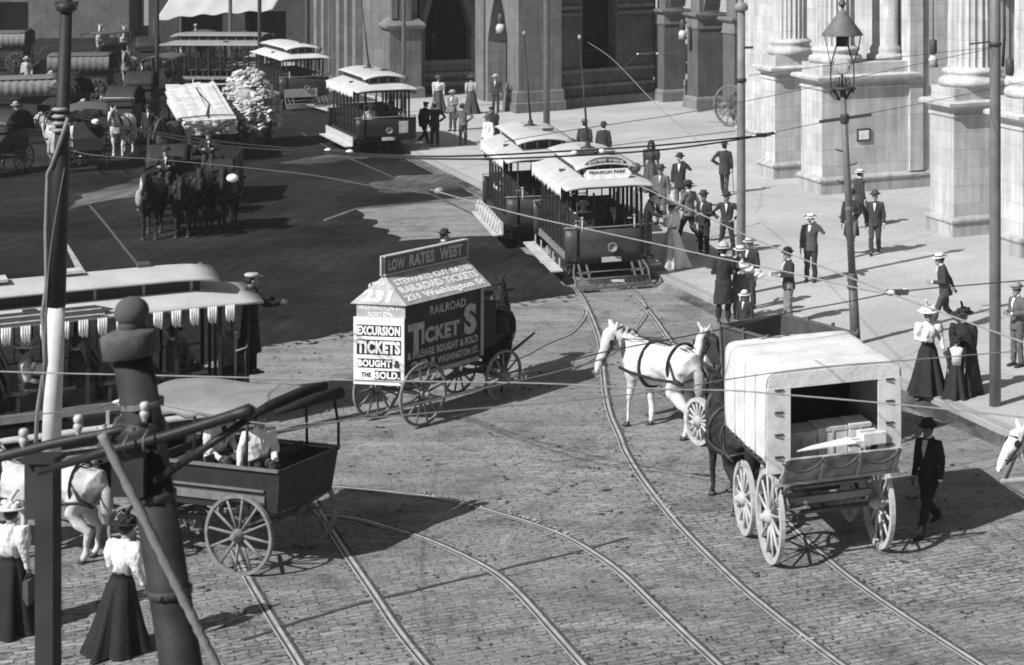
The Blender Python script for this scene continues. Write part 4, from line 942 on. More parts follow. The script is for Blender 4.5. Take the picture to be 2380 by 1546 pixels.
# seam and patch lines in the setts
A=MB(); w=smooth([G(x,y) for x,y in [(560,1490),(690,1448),(820,1408),(960,1375),(1100,1340),(1230,1310),(1330,1285),(1460,1250)]],5)
w=[p+Vector((noise.noise(p*2)*.05,noise.noise(p*2+Vector((5,5,5)))*.05,0)) for p in w]; ribbon(A,w,.07,.013); S('paving_seam',A,MJ)
A=MB(); rr=random.Random(3)
for pts in ([(985,1150),(1060,1168)],[(1110,1178),(1150,1186)],[(1180,1188),(1330,1250)],[(1530,1148),(1572,1212)],[(1860,1475),(1890,1498)],[(1395,1020),(1480,1014)]):
    a,b=G(*pts[0]),G(*pts[1]); k=int((b-a).length/.1)
    for i in range(k):
        p=a.lerp(b,i/k)+Vector((rr.gauss(0,.03),rr.gauss(0,.03),0)); s=rr.uniform(.01,.035); A.box((p.x,p.y,.019),(s*2,s,.006),rr.uniform(0,3))
S('spilled_sand',A,g(.5,.9))
A=MB()
for i in range(230):
    c=G(rr.uniform(200,2379),rr.uniform(700,1546)); 
    for j in range(rr.choice((1,1,2,4))): s=rr.uniform(.010,.032); A.ell((c.x+rr.gauss(0,.09),c.y+rr.gauss(0,.09),.015),(s*rr.uniform(.8,2),s,s*.5),6,4)
S('road_litter',A,g(.07,.9,.5,20),'stuff')
# ---------------------------------------------------------------- buildings
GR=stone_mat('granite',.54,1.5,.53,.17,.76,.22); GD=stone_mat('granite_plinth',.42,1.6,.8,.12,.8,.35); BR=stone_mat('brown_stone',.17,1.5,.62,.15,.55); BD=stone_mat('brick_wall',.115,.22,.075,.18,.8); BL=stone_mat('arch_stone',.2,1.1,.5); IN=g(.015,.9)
uv=Vector((.866,.5,0)); vv=Vector((-.5,.866,0))
def obox(A,c0,du,dv,z0,z1,u=uv,v=vv,grow=0.):
    """box from ground corner c0 along u and v"""
    p=c0-u*grow-v*grow; a=u*(du+2*grow); b=v*(dv+2*grow)
    A.prism([Vector((q.x,q.y,z0)) for q in (p,p+a,p+a+b,p+b)],(0,0,z1-z0))
def ring(A,c0,du,dv,prof,u=uv,v=vv):
    """square moulding: list of (grow,z)"""
    vs=[];k=len(prof)
    for gr,z in prof:
        p=c0-u*gr-v*gr; a=u*(du+2*gr); b=v*(dv+2*gr)
        for q in (p,p+a,p+a+b,p+b): vs.append((q.x,q.y,z))
    fs=[(i*4+j,i*4+(j+1)%4,(i+1)*4+(j+1)%4,(i+1)*4+j) for i in range(k-1) for j in range(4)]+[(3,2,1,0),tuple((k-1)*4+j for j in range(4))]
    A.add(vs,fs)
port=T('station_portico','pale granite triumphal portico with fluted columns on tall pedestals at right','building',(0,0,0))
def pedestal(B,du,dv,rs,height=13.,col=True,cu=None):
    A=MB(); obox(A,B,du,dv,.60,3.62); pd=P('pedestal',A,GR,port)
    A=MB(); ring(A,B,du,dv,[(.10,.13),(.10,.52)]); ring(A,B,du,dv,[(.10,.522),(.15,.545),(.16,.60),(.12,.66),(.05,.69),(.01,.72)]); P('plinth',A,GD,pd)
    A=MB(); ring(A,B,du,dv,[(.01,3.60),(.05,3.62),(.05,3.68),(.015,3.69),(.015,3.82),(.08,3.84),(.15,3.92),(.27,3.95),(.28,4.04),(.20,4.09),(.02,4.10)]); P('cornice',A,GR,pd)
    if col:
        cu=cu or du; c=B+uv*cu/2+vv*dv/2; A=MB(); obox(A,B,du,dv,4.10,4.46,grow=-.02); P('column_plinth',A,GR,pd)
        A=MB(); A.lathe([(rs*1.28,4.465),(rs*1.38,4.52),(rs*1.40,4.60),(rs*1.34,4.69),(rs*1.2,4.72),(rs*1.16,4.80),(rs*1.20,4.84),(rs*1.27,4.90),(rs*1.22,4.96),(rs*1.10,4.98),(rs*1.04,5.03)],(c.x,c.y,0),36); P('column_base',A,GR,pd)
        A=MB(); A.lathe([(rs*1.02,5.02),(rs,5.14),(rs,6.55),(rs*.99,6.56),(rs*.97,8),(rs*.9,height)],(c.x,c.y,0),144,None,False,22,.13); P('column_shaft',A,GR,pd)
    return pd
B3=Vector((-2.31,57.74,0));B2=Vector((-7.03,66.0,0));B1=Vector((-9.08,69.7,0));B4=Vector((-.28,54.4,0))
pedestal(B3,2.05,1.5,.74); pedestal(B2,3.25,1.75,.66,cu=1.75); pedestal(B1,1.7,1.3,.60); pedestal(B4,2.0,1.5,.74)
pw=port
A=MB(); c=B2+uv*2.85+vv*1.1; A.lathe([(.62,4.47),(.66,4.55),(.62,4.65),(.5,4.69),(.54,4.81),(.5,4.91),(.45,4.97),(.45,13)],(c.x,c.y,0),30); P('engaged_column',A,GR,pw)
M0=Vector((-4.14,67.66,0))
A=MB(); obox(A,M0,14,16,.60,18); mw=P('pier_wall',A,GR,port); A=MB(); obox(A,M0,14,16,.13,.52,grow=.08); ring(A,M0,14,16,[(.08,.522),(.13,.55),(.12,.61),(.02,.70)]); P('plinth',A,GD,mw)
A=MB(); obox(A,M0-uv*.12-vv*.1,.5,.62,.72,18); P('pilaster',A,GR,mw)
N0=B3+uv*3.4-vv*9; A=MB(); obox(A,N0,12,10.2,.13,18); nw=P('pier_wall',A,GR,port); A=MB(); obox(A,B3+uv*3.0+vv*.2,.5,.6,.13,18); obox(A,B4+uv*3.0+vv*.4,.4,.9,.13,18); P('pilaster',A,GR,nw)
A=MB(); obox(A,B4-uv*.1-vv*2,16,34,13.02,14.2); obox(A,B4-uv*.5-vv*2.4,16.8,34.8,14.22,15.4); P('entablature',A,GR,port)
A=MB(); p=B2+uv*2.75+vv*.15; z=2.72
c=V(2006,313,(B2+uv*2.5).y)
def wallpt(px,py):   # point on the podium face seen at a pixel
    n=-vv; q=B2+uv*1.75; d=Vector(((px-CX)/F,1,-(py-YH)/F)); o=Vector((0,0,CH)); k=(q-o).dot(n)/d.dot(n); return o+d*k
a,b=wallpt(1990,300),wallpt(2021,327)
nt_=T('wall_notice','small white notice in a dark frame on the granite wall behind the lamp post','sign',Vector(((a.x+b.x)/2,(a.y+b.y)/2,b.z)))
A=MB(); w=(b-a); w.z=0; hgt=a.z-b.z; L=w.length; A.prism([Vector((-uv.x*L/2,-uv.y*L/2,0))-vv*.005,Vector((uv.x*L/2,uv.y*L/2,0))-vv*.005,Vector((uv.x*L/2,uv.y*L/2,hgt))-vv*.005,Vector((-uv.x*L/2,-uv.y*L/2,hgt))-vv*.005],-vv*.05); P('frame',A,g(.06,.6),nt_)
A=MB(); i_=.06; A.prism([Vector((-uv.x*(L/2-i_),-uv.y*(L/2-i_),i_))-vv*.056,Vector((uv.x*(L/2-i_),uv.y*(L/2-i_),i_))-vv*.056,Vector((uv.x*(L/2-i_),uv.y*(L/2-i_),hgt-i_))-vv*.056,Vector((-uv.x*(L/2-i_),-uv.y*(L/2-i_),hgt-i_))-vv*.056],-vv*.006); P('paper',A,g(.8,.7),nt_)
# walls with arched openings -----------------------------------------------------------------
def arch_wall(A,p0,p1,h,th,ops,z0=.0,inw=None):
    """wall from p0 to p1; ops = (s0,s1,sill,spring,rise,pointed) in metres along the wall"""
    d=(p1-p0); L=d.length; d.normalize(); n=Vector((-d.y,d.x,0)); n=n if (inw is None or n.dot(inw)>0) else -n
    def q(s,z,t=0): v=p0+d*s+n*t; return Vector((v.x,v.y,z))
    s=0.
    for (a,b,sill,spr,rise,pt) in ops:
        if a>s: A.prism([q(s,z0),q(a,z0),q(a,h),q(s,h)],n*th)
        if sill>z0: A.prism([q(a,z0),q(b,z0),q(b,sill),q(a,sill)],n*th)
        k=12; pr=[]
        for i in range(k+1):
            u=-1+2*i/k; z=spr+rise*((1-abs(u)**1.6) if pt else math.sqrt(max(0,1-u*u))); pr.append((a+(b-a)*(u+1)/2,z))
        for (x0,y0),(x1,y1) in zip(pr,pr[1:]): A.prism([q(x0,y0),q(x1,y1),q(x1,h),q(x0,h)],n*th)
        s=b
    if s<L: A.prism([q(s,z0),q(L,z0),q(L,h),q(s,h)],n*th)
    return d,n,q
st=T('station_building','dark brick and stone railway station wing with tall arched openings','building',(0,0,0))
Q2a=G(1204.6,269.7); Q2b=G(1304.6,262.7); WE=G(1534,243.5)
# porch: front pier, side arch towards the square
pd=(Q2b-Q2a).normalized(); pn=Vector((-pd.y,pd.x,0)); sd=(vv*1.0).normalized()
A=MB(); obox(A,Q2a,(Q2b-Q2a).length,1.9,1.1,16,pd,sd); pr=P('porch_pier',A,BR,st)
A=MB(); ring(A,Q2a,(Q2b-Q2a).length,1.9,[(.18,0),(.18,.55),(.12,.6),(.10,1.05),(.02,1.12)],pd,sd); P('pier_base',A,BR,pr)
Q1=Q2a+sd*6.2; A=MB(); arch_wall(A,Q2a+sd*1.9+pd*.1,Q1+pd*.1,16,.9,[(.15,3.9,0,3.1,2.6,True)],inw=uv); P('porch_side_wall',A,BL,st)
A=MB(); obox(A,Q1,1.2,1.6,0,16,pd,sd); P('porch_pier',A,BR,st)
A=MB(); obox(A,Q2b+pd*.02+sd*1.6,(WE-Q2b).length,.5,.0,16,pd,sd); IW=None
# recessed brick wall with tall dark window between porch and arcade
Wa=Q2b+sd*1.0; Wb=WE+sd*1.0; A=MB(); Lw=(Wb-Wa).length
dW,nW,qW=arch_wall(A,Wa,Wb,16,.7,[(Lw*.27,Lw*.61,1.75,7.2,.9,False)],inw=sd); wl=P('brick_wall',A,BD,st)
for (z,hh,pj) in ((.0,.55,.34),(1.0,.14,.2),(1.72,.16,.14)): A=MB(); A.prism([qW(-.1,z,-pj),qW(Lw,z,-pj),qW(Lw,z+hh,-pj*.8),qW(-.1,z+hh,-pj*.8)],nW*(pj*.8-.003)); P('stone_band',A,BL,wl)
for z in (4.42,4.75):
    for a,b in ((0,Lw*.25),(Lw*.62,Lw)): A=MB(); A.prism([qW(a,z,-.14),qW(b,z,-.14),qW(b,z+.16,-.10),qW(a,z+.16,-.10)],nW*.097); P('stone_band',A,BL,wl)
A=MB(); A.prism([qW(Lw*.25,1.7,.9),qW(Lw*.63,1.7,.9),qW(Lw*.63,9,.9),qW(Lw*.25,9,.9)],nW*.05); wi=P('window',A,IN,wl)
A=MB()
for i in range(11): s=Lw*(.28+.32*i/10); A.tube([qW(s,1.9,.2),qW(s,2.75,.2)],.02,5)
A.tube([qW(Lw*.27,2.75,.2),qW(Lw*.61,2.75,.2)],.03,5); P('window_grille',A,g(.04,.5),wi)
def arch_trim(A,q,n,a,b,spr,rise,pt,w=.34,pj=.07):
    k=16; c=(a+b)/2; h=(b-a)/2
    def P_(i,e):
        u=-1+2*i/k; z=rise*((1-abs(u)**1.6) if pt else math.sqrt(max(0,1-u*u))); s=c+u*(h+e); return s,spr+z*(rise+e)/rise
    for i in range(k):
        (s0,z0),(s1,z1)=P_(i,0),P_(i+1,0); (t0,y0),(t1,y1)=P_(i,w),P_(i+1,w); A.prism([q(s0,z0,-pj),q(s1,z1,-pj),q(t1,y1,-pj),q(t0,y0,-pj)],n*(pj-.003))
# receding arcade piers
PB=Vector((-17.9,96.1,0)); PA=Vector((-15.68,92.67,0)); dv_=(PA-PB); ln=dv_.length; dn=dv_.normalized(); un=Vector((-dn.y,dn.x,0)); un=un if un.x>0 else -un
for i in range(-0,5):
    c=PB+dn*ln*i; wp=1.15 if i else 1.0
    A=MB(); obox(A,c,wp*1.1,1.25,.7,3.9,un,-dn); pp=P('arcade_pier',A,BD,st)
    A=MB(); ring(A,c,wp*1.1,1.25,[(.14,0),(.14,.6),(.10,.66),(.03,.72)],un,-dn); P('pier_base',A,BL,pp); A=MB(); ring(A,c,wp*1.1,1.25,[(.01,3.86),(.06,3.9),(.06,4.0),(.02,4.02),(.02,4.35),(.14,4.45),(.2,4.5),(.2,4.62),(.02,4.64)],un,-dn); P('pier_cap',A,BL,pp)
    A=MB(); obox(A,c+un*.1-dn*.1,wp*.9,1.0,4.64,16,un,-dn); P('pier_shaft',A,BL if i%2 else BR,pp)
A=MB()
for i in range(-1,5):
    c=PB+dn*(ln*i+.2)+un*.2; arch_wall(A,c,c+dn*(ln-1.15),16,.8,[(0,ln-1.16,0,4.75,1.45,False)],inw=un)
P('arcade_arches',A,BL,st)
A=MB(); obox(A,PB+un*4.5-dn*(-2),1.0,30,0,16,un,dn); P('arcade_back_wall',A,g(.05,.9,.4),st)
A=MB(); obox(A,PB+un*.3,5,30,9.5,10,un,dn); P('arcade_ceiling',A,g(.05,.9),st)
# left part: wide arch, buttress, pilastered side wall
La=G(975,226)+Vector((0,0,0)); Lb=G(1135,218.5); 
A=MB(); Lq=(Lb-La).length; dL,nL,qL=arch_wall(A,La,Lb,16,1.0,[(.25,Lq-.9,1.75,3.5,2.9,True)],inw=Vector((0,1,0))); aw=P('arch_wall',A,BR,st); A=MB(); arch_trim(A,qL,nL,.25,Lq-.9,3.5,2.9,True); A.prism([qL(.25-.34,0,-.07),qL(.25,0,-.07),qL(.25,3.5,-.07),qL(.25-.34,3.5,-.07)],nL*.067); A.prism([qL(Lq-.9,0,-.07),qL(Lq-.56,0,-.07),qL(Lq-.56,3.5,-.07),qL(Lq-.9,3.5,-.07)],nL*.067); P('arch_surround',A,BL,aw)
A=MB(); 
for z,pj in ((.0,.5),(.55,.32),(1.0,.2),(1.62,.12)): A=MB(); A.prism([qL(0,z,-pj),qL(Lq-.6,z,-pj),qL(Lq-.6,z+.2,-pj*.85),qL(0,z+.2,-pj*.85)],nL*(pj*.85-.003)); P('stone_band',A,BL,aw)
A=MB(); b0=G(905,238); b1=G(979,233.5); bd=(b1-b0).normalized(); A=MB(); obox(A,b0,(b1-b0).length,1.6,0,3.55,bd,vv); bt=P('buttress',A,BR,st)
A=MB(); ring(A,b0,(b1-b0).length,1.6,[(.02,3.5),(.18,3.62),(.2,3.75),(-.1,4.05),(-.5,4.25)],bd,vv); P('coping',A,BL,bt); A=MB(); ring(A,b0,(b1-b0).length,1.6,[(.15,0),(.15,.6),(.02,.7)],bd,vv); P('buttress_base',A,BL,bt)
A=MB(); obox(A,b0+bd*.5,(b1-b0).length-1.0,1.0,4.0,16,bd,vv); obox(A,b0+bd*.1,.3,.4,4.1,16,bd,vv); P('upper_shaft',A,BR,bt)
c0=G(843,226); c1=G(912,236); A=MB(); arch_wall(A,c0,c1+Vector((.3,.2,0)),16,1.0,[],inw=Vector((0,1,0))); P('ashlar_wall',A,BR,st)
s0=c0; s1=s0+vv*16; A=MB(); arch_wall(A,s0,s1,16,1.0,[],inw=uv); sw=P('side_wall',A,BD,st); A=MB()
for i in range(7): obox(A,s0+vv*(.1+2.1*i)-uv*.35,.5,.75,0,16)
P('side_pilasters',A,BL,sw); A=MB(); obox(A,s0-uv*.6,.58,16,0,.7); P('side_plinth',A,BR,sw)
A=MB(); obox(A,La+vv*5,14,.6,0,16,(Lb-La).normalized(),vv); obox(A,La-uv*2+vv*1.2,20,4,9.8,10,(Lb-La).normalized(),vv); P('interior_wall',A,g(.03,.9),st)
A=MB(); obox(A,La+vv*1.0-uv*.0,22,.3,-.0,.14,(Lb-La).normalized(),vv); A=MB(); A.prism([Vector((-42,112,15.9)),Vector((-20,99,15.9)),Vector((-8,108,15.9)),Vector((-20,140,15.9))],(0,0,.6)); P('roof',A,g(.08,.9),st)
# far street front, awning, shop fronts
fb=T('far_shop_row','long grey row of shop buildings at the far top left','building',(0,0,0)); A=MB(); f0=G(-330,92); f1=G(300,88); arch_wall(A,f0,f1,14,3,[(3+5.2*i,6.4+5.2*i,.2,2.6,.01,False) for i in range(int(((f1-f0).length-4)/5.2))],inw=Vector((0,1,0))); P('shop_front',A,stone_mat('far_stone',.10,.9,.35,.2,.8),fb)
A=MB(); A.prism([f0+Vector((0,2,.1)),f1+Vector((0,2,.1)),f1+Vector((0,2,4)),f0+Vector((0,2,4))],(0,.1,0)); P('shop_windows',A,g(.03,.3),fb)
A=MB(); A.prism([f0+Vector((0,-.25,3.1)),f1+Vector((0,-.25,3.1)),f1+Vector((0,-.25,3.6)),f0+Vector((0,-.25,3.6))],(0,.247,0)); P('fascia',A,g(.14,.8),fb)
db=T('dark_building','tall dark building behind the pale awning left of the station','building',(0,0,0)); A=MB(); d0=G(345,118); d1=G(800,112); arch_wall(A,d0,d1,14,4,[(2+4.*i,4.6+4.*i,.3,2.5,.01,False) for i in range(int(((d1-d0).length-3)/4.))],inw=Vector((0,1,0))); P('facade',A,stone_mat('dark_stone',.05,.9,.35,.2,.8),db)
A=MB(); A.prism([d0+Vector((0,2,.1)),d1+Vector((0,2,.1)),d1+Vector((0,2,4)),d0+Vector((0,2,4))],(0,.1,0)); P('doorways',A,g(.02,.3),db)
aw=T('awning','big pale canvas awning sagging over the far pavement','awning',(0,0,0)); A=MB()
ya=117.; e0=V(362,46,ya); e1=V(432,35,ya); e2=V(634,21,ya)
def awn(u,v):
    if v<.26: e=e0.lerp(e1,v/.26)
    else: e=e1.lerp(e2,(v-.26)/.74)
    p=e+Vector((0,3.6*u,2.2*u)); return (p.x,p.y,p.z-.12*math.sin(v*PI*5)**2*(1-u))
A.slab(awn,6,40,.04); P('canvas',A,mat('awning_canvas',.42,.85,.12,.8,.2),aw); A=MB()
for x in (358,420,535,603): q=V(x,40,ya); A.tube([(q.x,q.y,0),(q.x,q.y,q.z)],.06,6)
P('awning_posts',A,g(.06,.6),aw)
# opposite side of the square, behind and beside the camera, gives the place its ground-level surroundings
hb=T('camera_side_block','brick block under the viewpoint','building',(0,0,0)); A=MB(); obox(A,Vector((-6,-22,0)),24,16,0,8.2,Vector((1,0,0)),Vector((0,1,0))); P('wall',A,BD,hb)
A=MB(); ring(A,Vector((-6,-22,0)),24,16,[(0,8.2),(.3,8.3),(.3,8.5),(0,8.55)],Vector((1,0,0)),Vector((0,1,0))); P('cornice',A,BL,hb)
# ---------------------------------------------------------------- trolleys in the square
c1_=V(1309,439.6,0); 
def roofpt(x,y,z=2.42): s=(CH-z)/(y-YH); return Vector(((x-CX)*s,F*s,0))
p=place(roofpt(1309,439.6,2.60),203,1.2,2.85); T1=p
trolley('front open trolley car with a fender and route signs stopped at the kerb',p,203,L=5.7,W=2.34,tall=.18,signs=('EASTERN AVENUE','FRANKLIN PARK','& JUNCTION'),boards=('down','down'),body=.055,poledir=(0,-1.6,6.15))
person('motorman in a dark coat gripping the controller on the front platform of the kerbside trolley',loc2w(T1,203,-1.02,2.42,.62),203+62,lean=.2,H=1.80,arms=('fwd','fwd'),legs='stand',coat=.035,trous=.03,shirt=.5,hatk='cap',hatt=.03)
p=place(roofpt(1110.7,322.8,2.60),203,1.2,-2.85); T2=p
trolley('open trailer car coupled behind the kerbside trolley, its side board folded up',p,203,L=5.7,W=2.34,tall=.18,boards=('down','up'),body=.04,fender=False,light=False,curt='valance',bright=.7,poledir=(0,-1.6,5.9))
A=MB(); q=loc2w(T2,203,0,0)
sb=MB(); a=R(203)
for i in range(9):
    y=-2.2+4.4*i/8; sb.tube([(1.36,y-.2,.50),(1.30,y-.1,.74),(1.24,y,.80),(1.30,y+.1,.74),(1.36,y+.2,.50)],.022,6)
T2o=[o for o in bpy.data.objects if o.get('label','').startswith('open trailer car')][0]; P('side_hoops',sb,g(.6,.6),T2o)
p=place(roofpt(826,212.7,2.60),211,1.2,2.85)
T3=p; trolley('open trolley car with a white placard on its dark dash, behind the trailer',p,211,L=5.9,W=2.4,tall=.18,boards=('down','up'),body=.02,fender=False,bright=.65,curt='valance',poledir=(0,-1.8,6.1))
t3o=[o for o in bpy.data.objects if o.get('label','').startswith('open trolley car with a white placard')][0]
A=MB(); A.box((-.62,2.79,1.12),(.34,.02,.46)); P('placard',A,g(.42,.7),t3o)
p=place(roofpt(645.4,137.6),214,1.2,2.85)
trolley('far trolley car with a pale dash sheet beside the heaped bale cart',p,214,L=6.4,W=2.4,body=.04,roof=.55,fender=True,curt=None,pole=False); t4=[o for o in bpy.data.objects if o.get('label','').startswith('far trolley car with')][0]
A=MB(); A.box((.2,3.07,.78),(1.5,.03,.4)); P('dash_sheet',A,g(.3,.8),t4)
trolley('dark-roofed trolley car standing broadside under the awning',Vector((-42.4,103.6,0)),-92,L=5.9,W=2.4,body=.02,roof=.24,fender=False,curt=None,pole=False,light=False)
trolley('distant dark trolley car broadside beyond the leaning pole',Vector((-56,98,0)),-70,L=5.9,W=2.2,body=.02,roof=.20,fender=False,curt=None,pole=False,light=False)
HL=-57.7; LL=9.0; p=place(roofpt(614,697),HL,1.15,LL/2); TL=p
trolley('large open trolley in the left foreground with tasselled curtains and a roof slope sign',p,HL,L=LL,W=2.3,nb=10,boards=('down','down'),body=.03,fender=False,curt='tassel',deckend=.95,pole=False)
tl=[o for o in bpy.data.objects if o.get('label','').startswith('large open trolley')][0]
A=MB()
for (x0,x1,z0,z1) in ((1.135,1.10,2.44,2.48),):
    A.prism([(1.14,-4.0,2.462),(1.14,1.6,2.462),(1.10,1.9,2.52),(1.00,1.6,2.60),(1.00,-4.0,2.60)],(.02,0,.02))
P('roof_sign_board',A,g(.05,.6),tl)
A=MB(); A.bar((1.165,-4.0,2.47),(1.165,1.75,2.47),.02,.022); A.bar((1.09,-4.0,2.56),(1.09,1.7,2.56),.02,.02); P('sign_edge',A,g(.7,.6),tl)
A=MB(); A.box((0.1,-1.2,3.09),(.5,2.9,.05)); A.box((0,1.3,3.10),(.35,.4,.05)); P('roof_plank',A,g(.55,.7),tl)
person('conductor in black with a light flat-topped cap on the front platform of the left trolley',loc2w(TL,HL,.25,LL/2-.08,.85),HL+5,H=1.98,arms=('fwd','fwd'),legs='stand',coat=.02,trous=.015,shirt=.1,hatk='cap',hatt=.42,frock=.42)
# passengers
grp='passengers seated on the trolleys'
def rider(o,head,lx,ly,lab,**k):
    k.setdefault('coat',.04); person(lab,loc2w(o,head,lx,ly,.79),head+k.pop('dh',0),legs='sit',sitz=.36,arms=k.pop('arms',('lap','lap')),group=grp,**k)
rider(T1,203,.35,.9,'passenger in white seated near the middle of the front trolley',coat=.6,hatk='boater',hatt=.6)
rider(T1,203,-.3,1.6,'passenger in dark clothes on a forward bench of the front trolley',coat=.03,hatk='bowler')
rider(T1,203,.6,.1,'passenger in a cap on a rear bench of the front trolley',coat=.05,hatk='cap')
rider(T2,203,.7,-1.0,'passenger with a pale sleeve on the trailer car',coat=.45,hatk='fedora')
rider(T2,203,-.2,.8,'passenger in black on the trailer car',coat=.02,hatk='bowler')
for i,(lx,ly,c,hk,ht,ds) in enumerate([(.55,3.0,.05,'bowler',.03,'in a black bowler on the first bench'),(.6,2.2,.6,'lady',.7,'in white with a flowered hat'),(.5,1.35,.04,'cap',.04,'in a dark cap'),(.65,.5,.5,'lady',.6,'in a pale blouse'),(.5,-.35,.04,'bowler',.03,'in dark clothes and a bowler'),(.6,-1.2,.35,'boater',.6,'in a straw boater and grey jacket'),(.55,-2.0,.04,'ladydark',.04,'in black with a big dark hat')]):
    rider(TL,HL,lx,ly,'passenger %s on the left foreground trolley'%ds,coat=c,hatk=hk,hatt=ht,woman=hk in('lady','ladydark'),blouse=c,dh=-12 if i%2 else 8)
rider(T3,211,.4,1.7,'passenger in a pale shirt on the placard trolley',coat=.5,hatk='boater',hatt=.5)
rider(T3,211,-.5,1.2,'dark passenger on the placard trolley',coat=.04)
# ---------------------------------------------------------------- wagons and horses
ticket_wagon(); van(); box_cart(); canopy_wagon(); lumber_wagon(); paper_cart()
tg='dark team in the shaded square'
horse('dark horse with a broad white blaze at the left of the dark team',G(352,552),198,coat=.035,mane=.02,harness=.02,turn=-10,H=1.6,group=tg)
horse('plain dark horse second from the left in the dark team',G(425,548),200,coat=.02,mane=.02,harness=.02,H=1.55,group=tg,drop=.2)
horse('dark horse with a thin white blaze third from the left in the dark team',G(472,536),196,coat=.025,mane=.02,harness=.02,H=1.6,group=tg,turn=8)
horse('dark horse with a thin white blaze at the right end of the dark team',G(528,534),196,coat=.025,mane=.02,harness=.02,H=1.6,group=tg)
for i,(x,y,hd_,hood,lb) in enumerate([(330,285,195,True,'black hooded carriage between the white horse and the lumber wagon'),(395,235,190,False,'dark flat-topped carriage behind the lumber wagon'),(345,180,200,True,'black hooded carriage at the foot of the thin awning pole'),(170,300,150,True,'black hooded carriage half hidden by the leaning pole'),(470,165,185,False,'dark flat-topped carriage in front of the broadside trolley'),(130,205,120,True,'dark hooded carriage in the middle of the far left traffic'),(265,165,170,False,'small dark carriage before the pale far-off horses')]):
    carriage(lb,G(x,y),hd_,hood=hood,pan=.08,tone=.025)
for i,(x,y,hd_,lb) in enumerate([(335,315,190,'black horse before the hooded carriage beside the white horse'),(405,275,195,'dark horse beside the tip of the lumber boards'),(185,345,150,'dark horse behind the insulator stack of the leaning pole'),(350,215,205,'dark horse at the foot of the thin awning pole')]):
    horse(lb,G(x,y),hd_,coat=.03,mane=.02,harness=.02,H=1.5)
# blazes are markings of the coat, laid over the face
for o in [o for o in bpy.data.objects if o.get('group')==tg and 'blaze' in o['label']]:
    tn=-10 if 'broad' in o['label'] else (8 if 'third' in o['label'] else 0); w_=.07 if 'broad' in o['label'] else .028
    nb=Vector((0,.62,1.32)); rt=Matrix.Rotation(R(tn),3,'Z')
    def hq(x,y,z): v=Vector((x,y-.62,z-1.32)); v.rotate(rt); return v+nb
    B=MB(); B.tube([hq(0,1.10,1.93),hq(0,1.205,1.80),hq(0,1.30,1.66),hq(0,1.375,1.5)],[(w_*.8,.01),(w_,.012),(w_*.8,.012),(w_*.7,.01)],8); P('blaze',B,g(.45,.7),o)
    if 'broad' in o['label']:
        B=MB(); B.ell((.24,.80,1.25),(.10,.05,.24)); P('chest_patch',B,g(.4,.7),o)
def low_wagon(label,loc,head,tone=.03,group=None):
    t=T('flat_wagon',label,'wagon',loc,R(head),group); gear(t,0,0,g(.05,.6),.55,.48,0,2.0,.75,.75); A=MB(); A.box((0,1,1.05),(1.5,3.4,.12))
    for s in (-1,1): A.box((s*.74,1,1.3),(.04,3.4,.4))
    A.box((0,2.8,1.6),(1.3,.4,.08)); A.box((0,-.7,1.3),(1.5,.04,.45)); P('wagon_box',A,g(tone,.7),t); A=MB(); A.tube([(0,2.0,.7),(0,4.8,1.0)],.04,6); A.bar((-1,2.7,.75),(1,2.7,.75),.06,.06); P('pole',A,g(.12,.6),t); return t
carriage('black high-bodied carriage close behind the left pair of the dark team',G(392,505),199,pan=.06); person('driver in black seated on the carriage behind the dark team',loc2w(G(392,505),199,0,1.0,1.0),199,legs='sit',arms=('rein','rein'),coat=.02,sitz=.48,hatk='bowler')
w=low_wagon('low dark wagon behind the right pair of the dark team',G(505,452),197); person('driver in black on the low dark wagon',loc2w(G(505,452),197,0,2.8,1.15),197,legs='sit',arms=('rein','rein'),coat=.03,sitz=.48,hatk='bowler')
horse('dark horse with a pale face standing before the lumber wagon',G(392,392),190,coat=.07,mane=.04,harness=.02,H=1.6,turn=-20,drop=.25)
person('driver in a pale coat standing beside the lumber wagon team',G(418,384),200,coat=.4,trous=.2,hatk='fedora',hatt=.1)
horse('white horse with pricked ears facing the camera before a dark carriage',G(284,363),188,coat=.62,mane=.5,harness=.03,H=1.55,turn=-14)
carriage('dark hooded carriage behind the white horse',G(292,330),188,pan=.5)
carriage('dark open carriage with tall wheels left of the white horse',G(205,386),205,hood=False,pan=.1)
carriage('pale-sided covered carriage with a striped curtain near the left edge',G(100,300),112,hood=False,pan=.24,strip=True)
carriage('covered carriage with pale side panels beyond the dark team',G(235,232),98,hood=False,pan=.16,strip=True)
carriage('dark hooded carriage at the far left edge',G(20,400),170,pan=.3)
carriage('covered carriage in front of the grey shops at far left',G(45,165),95,hood=False,pan=.2,strip=True)
horse('white horse by the leaning pole facing left',G(150,385),80,coat=.5,mane=.4,harness=.03,H=1.5,turn=20)
horse('pale horse far off under the edge of the awning, left one',G(236,128),200,coat=.5,mane=.4,harness=.03,group='pale horses far off')
horse('pale horse far off under the edge of the awning, right one',G(292,132),200,coat=.45,mane=.4,harness=.03,group='pale horses far off')
horse('grey horse in the far street beside the broadside trolley',G(302,205),190,coat=.3,mane=.2,harness=.03)
horse('white horse coming into view at the right edge of the photograph',G(2530,1300),98,coat=.78,mane=.6,turn=24,pose=1,H=1.62,harness=.04)
A=MB(); 
t=T('cart_shaft','wooden cart shaft and chain beside the white horse at the right edge','cart shaft',G(2322,1205)); p0=G(2318,1192,.55); A.tube([(0,0,.60),(1.7,.25,.66)],.045,8); P('shaft',A,g(.3,.7),t); A=MB(); A.tube([(.10,.02,.62),(.35,.06,1.2),(.48,.1,1.55)],.03,6); A.tube([(.1,0,.55),(.5,.0,.32),(1.3,.1,.42)],.018,5); P('trace_chain',A,g(.08,.6),t)
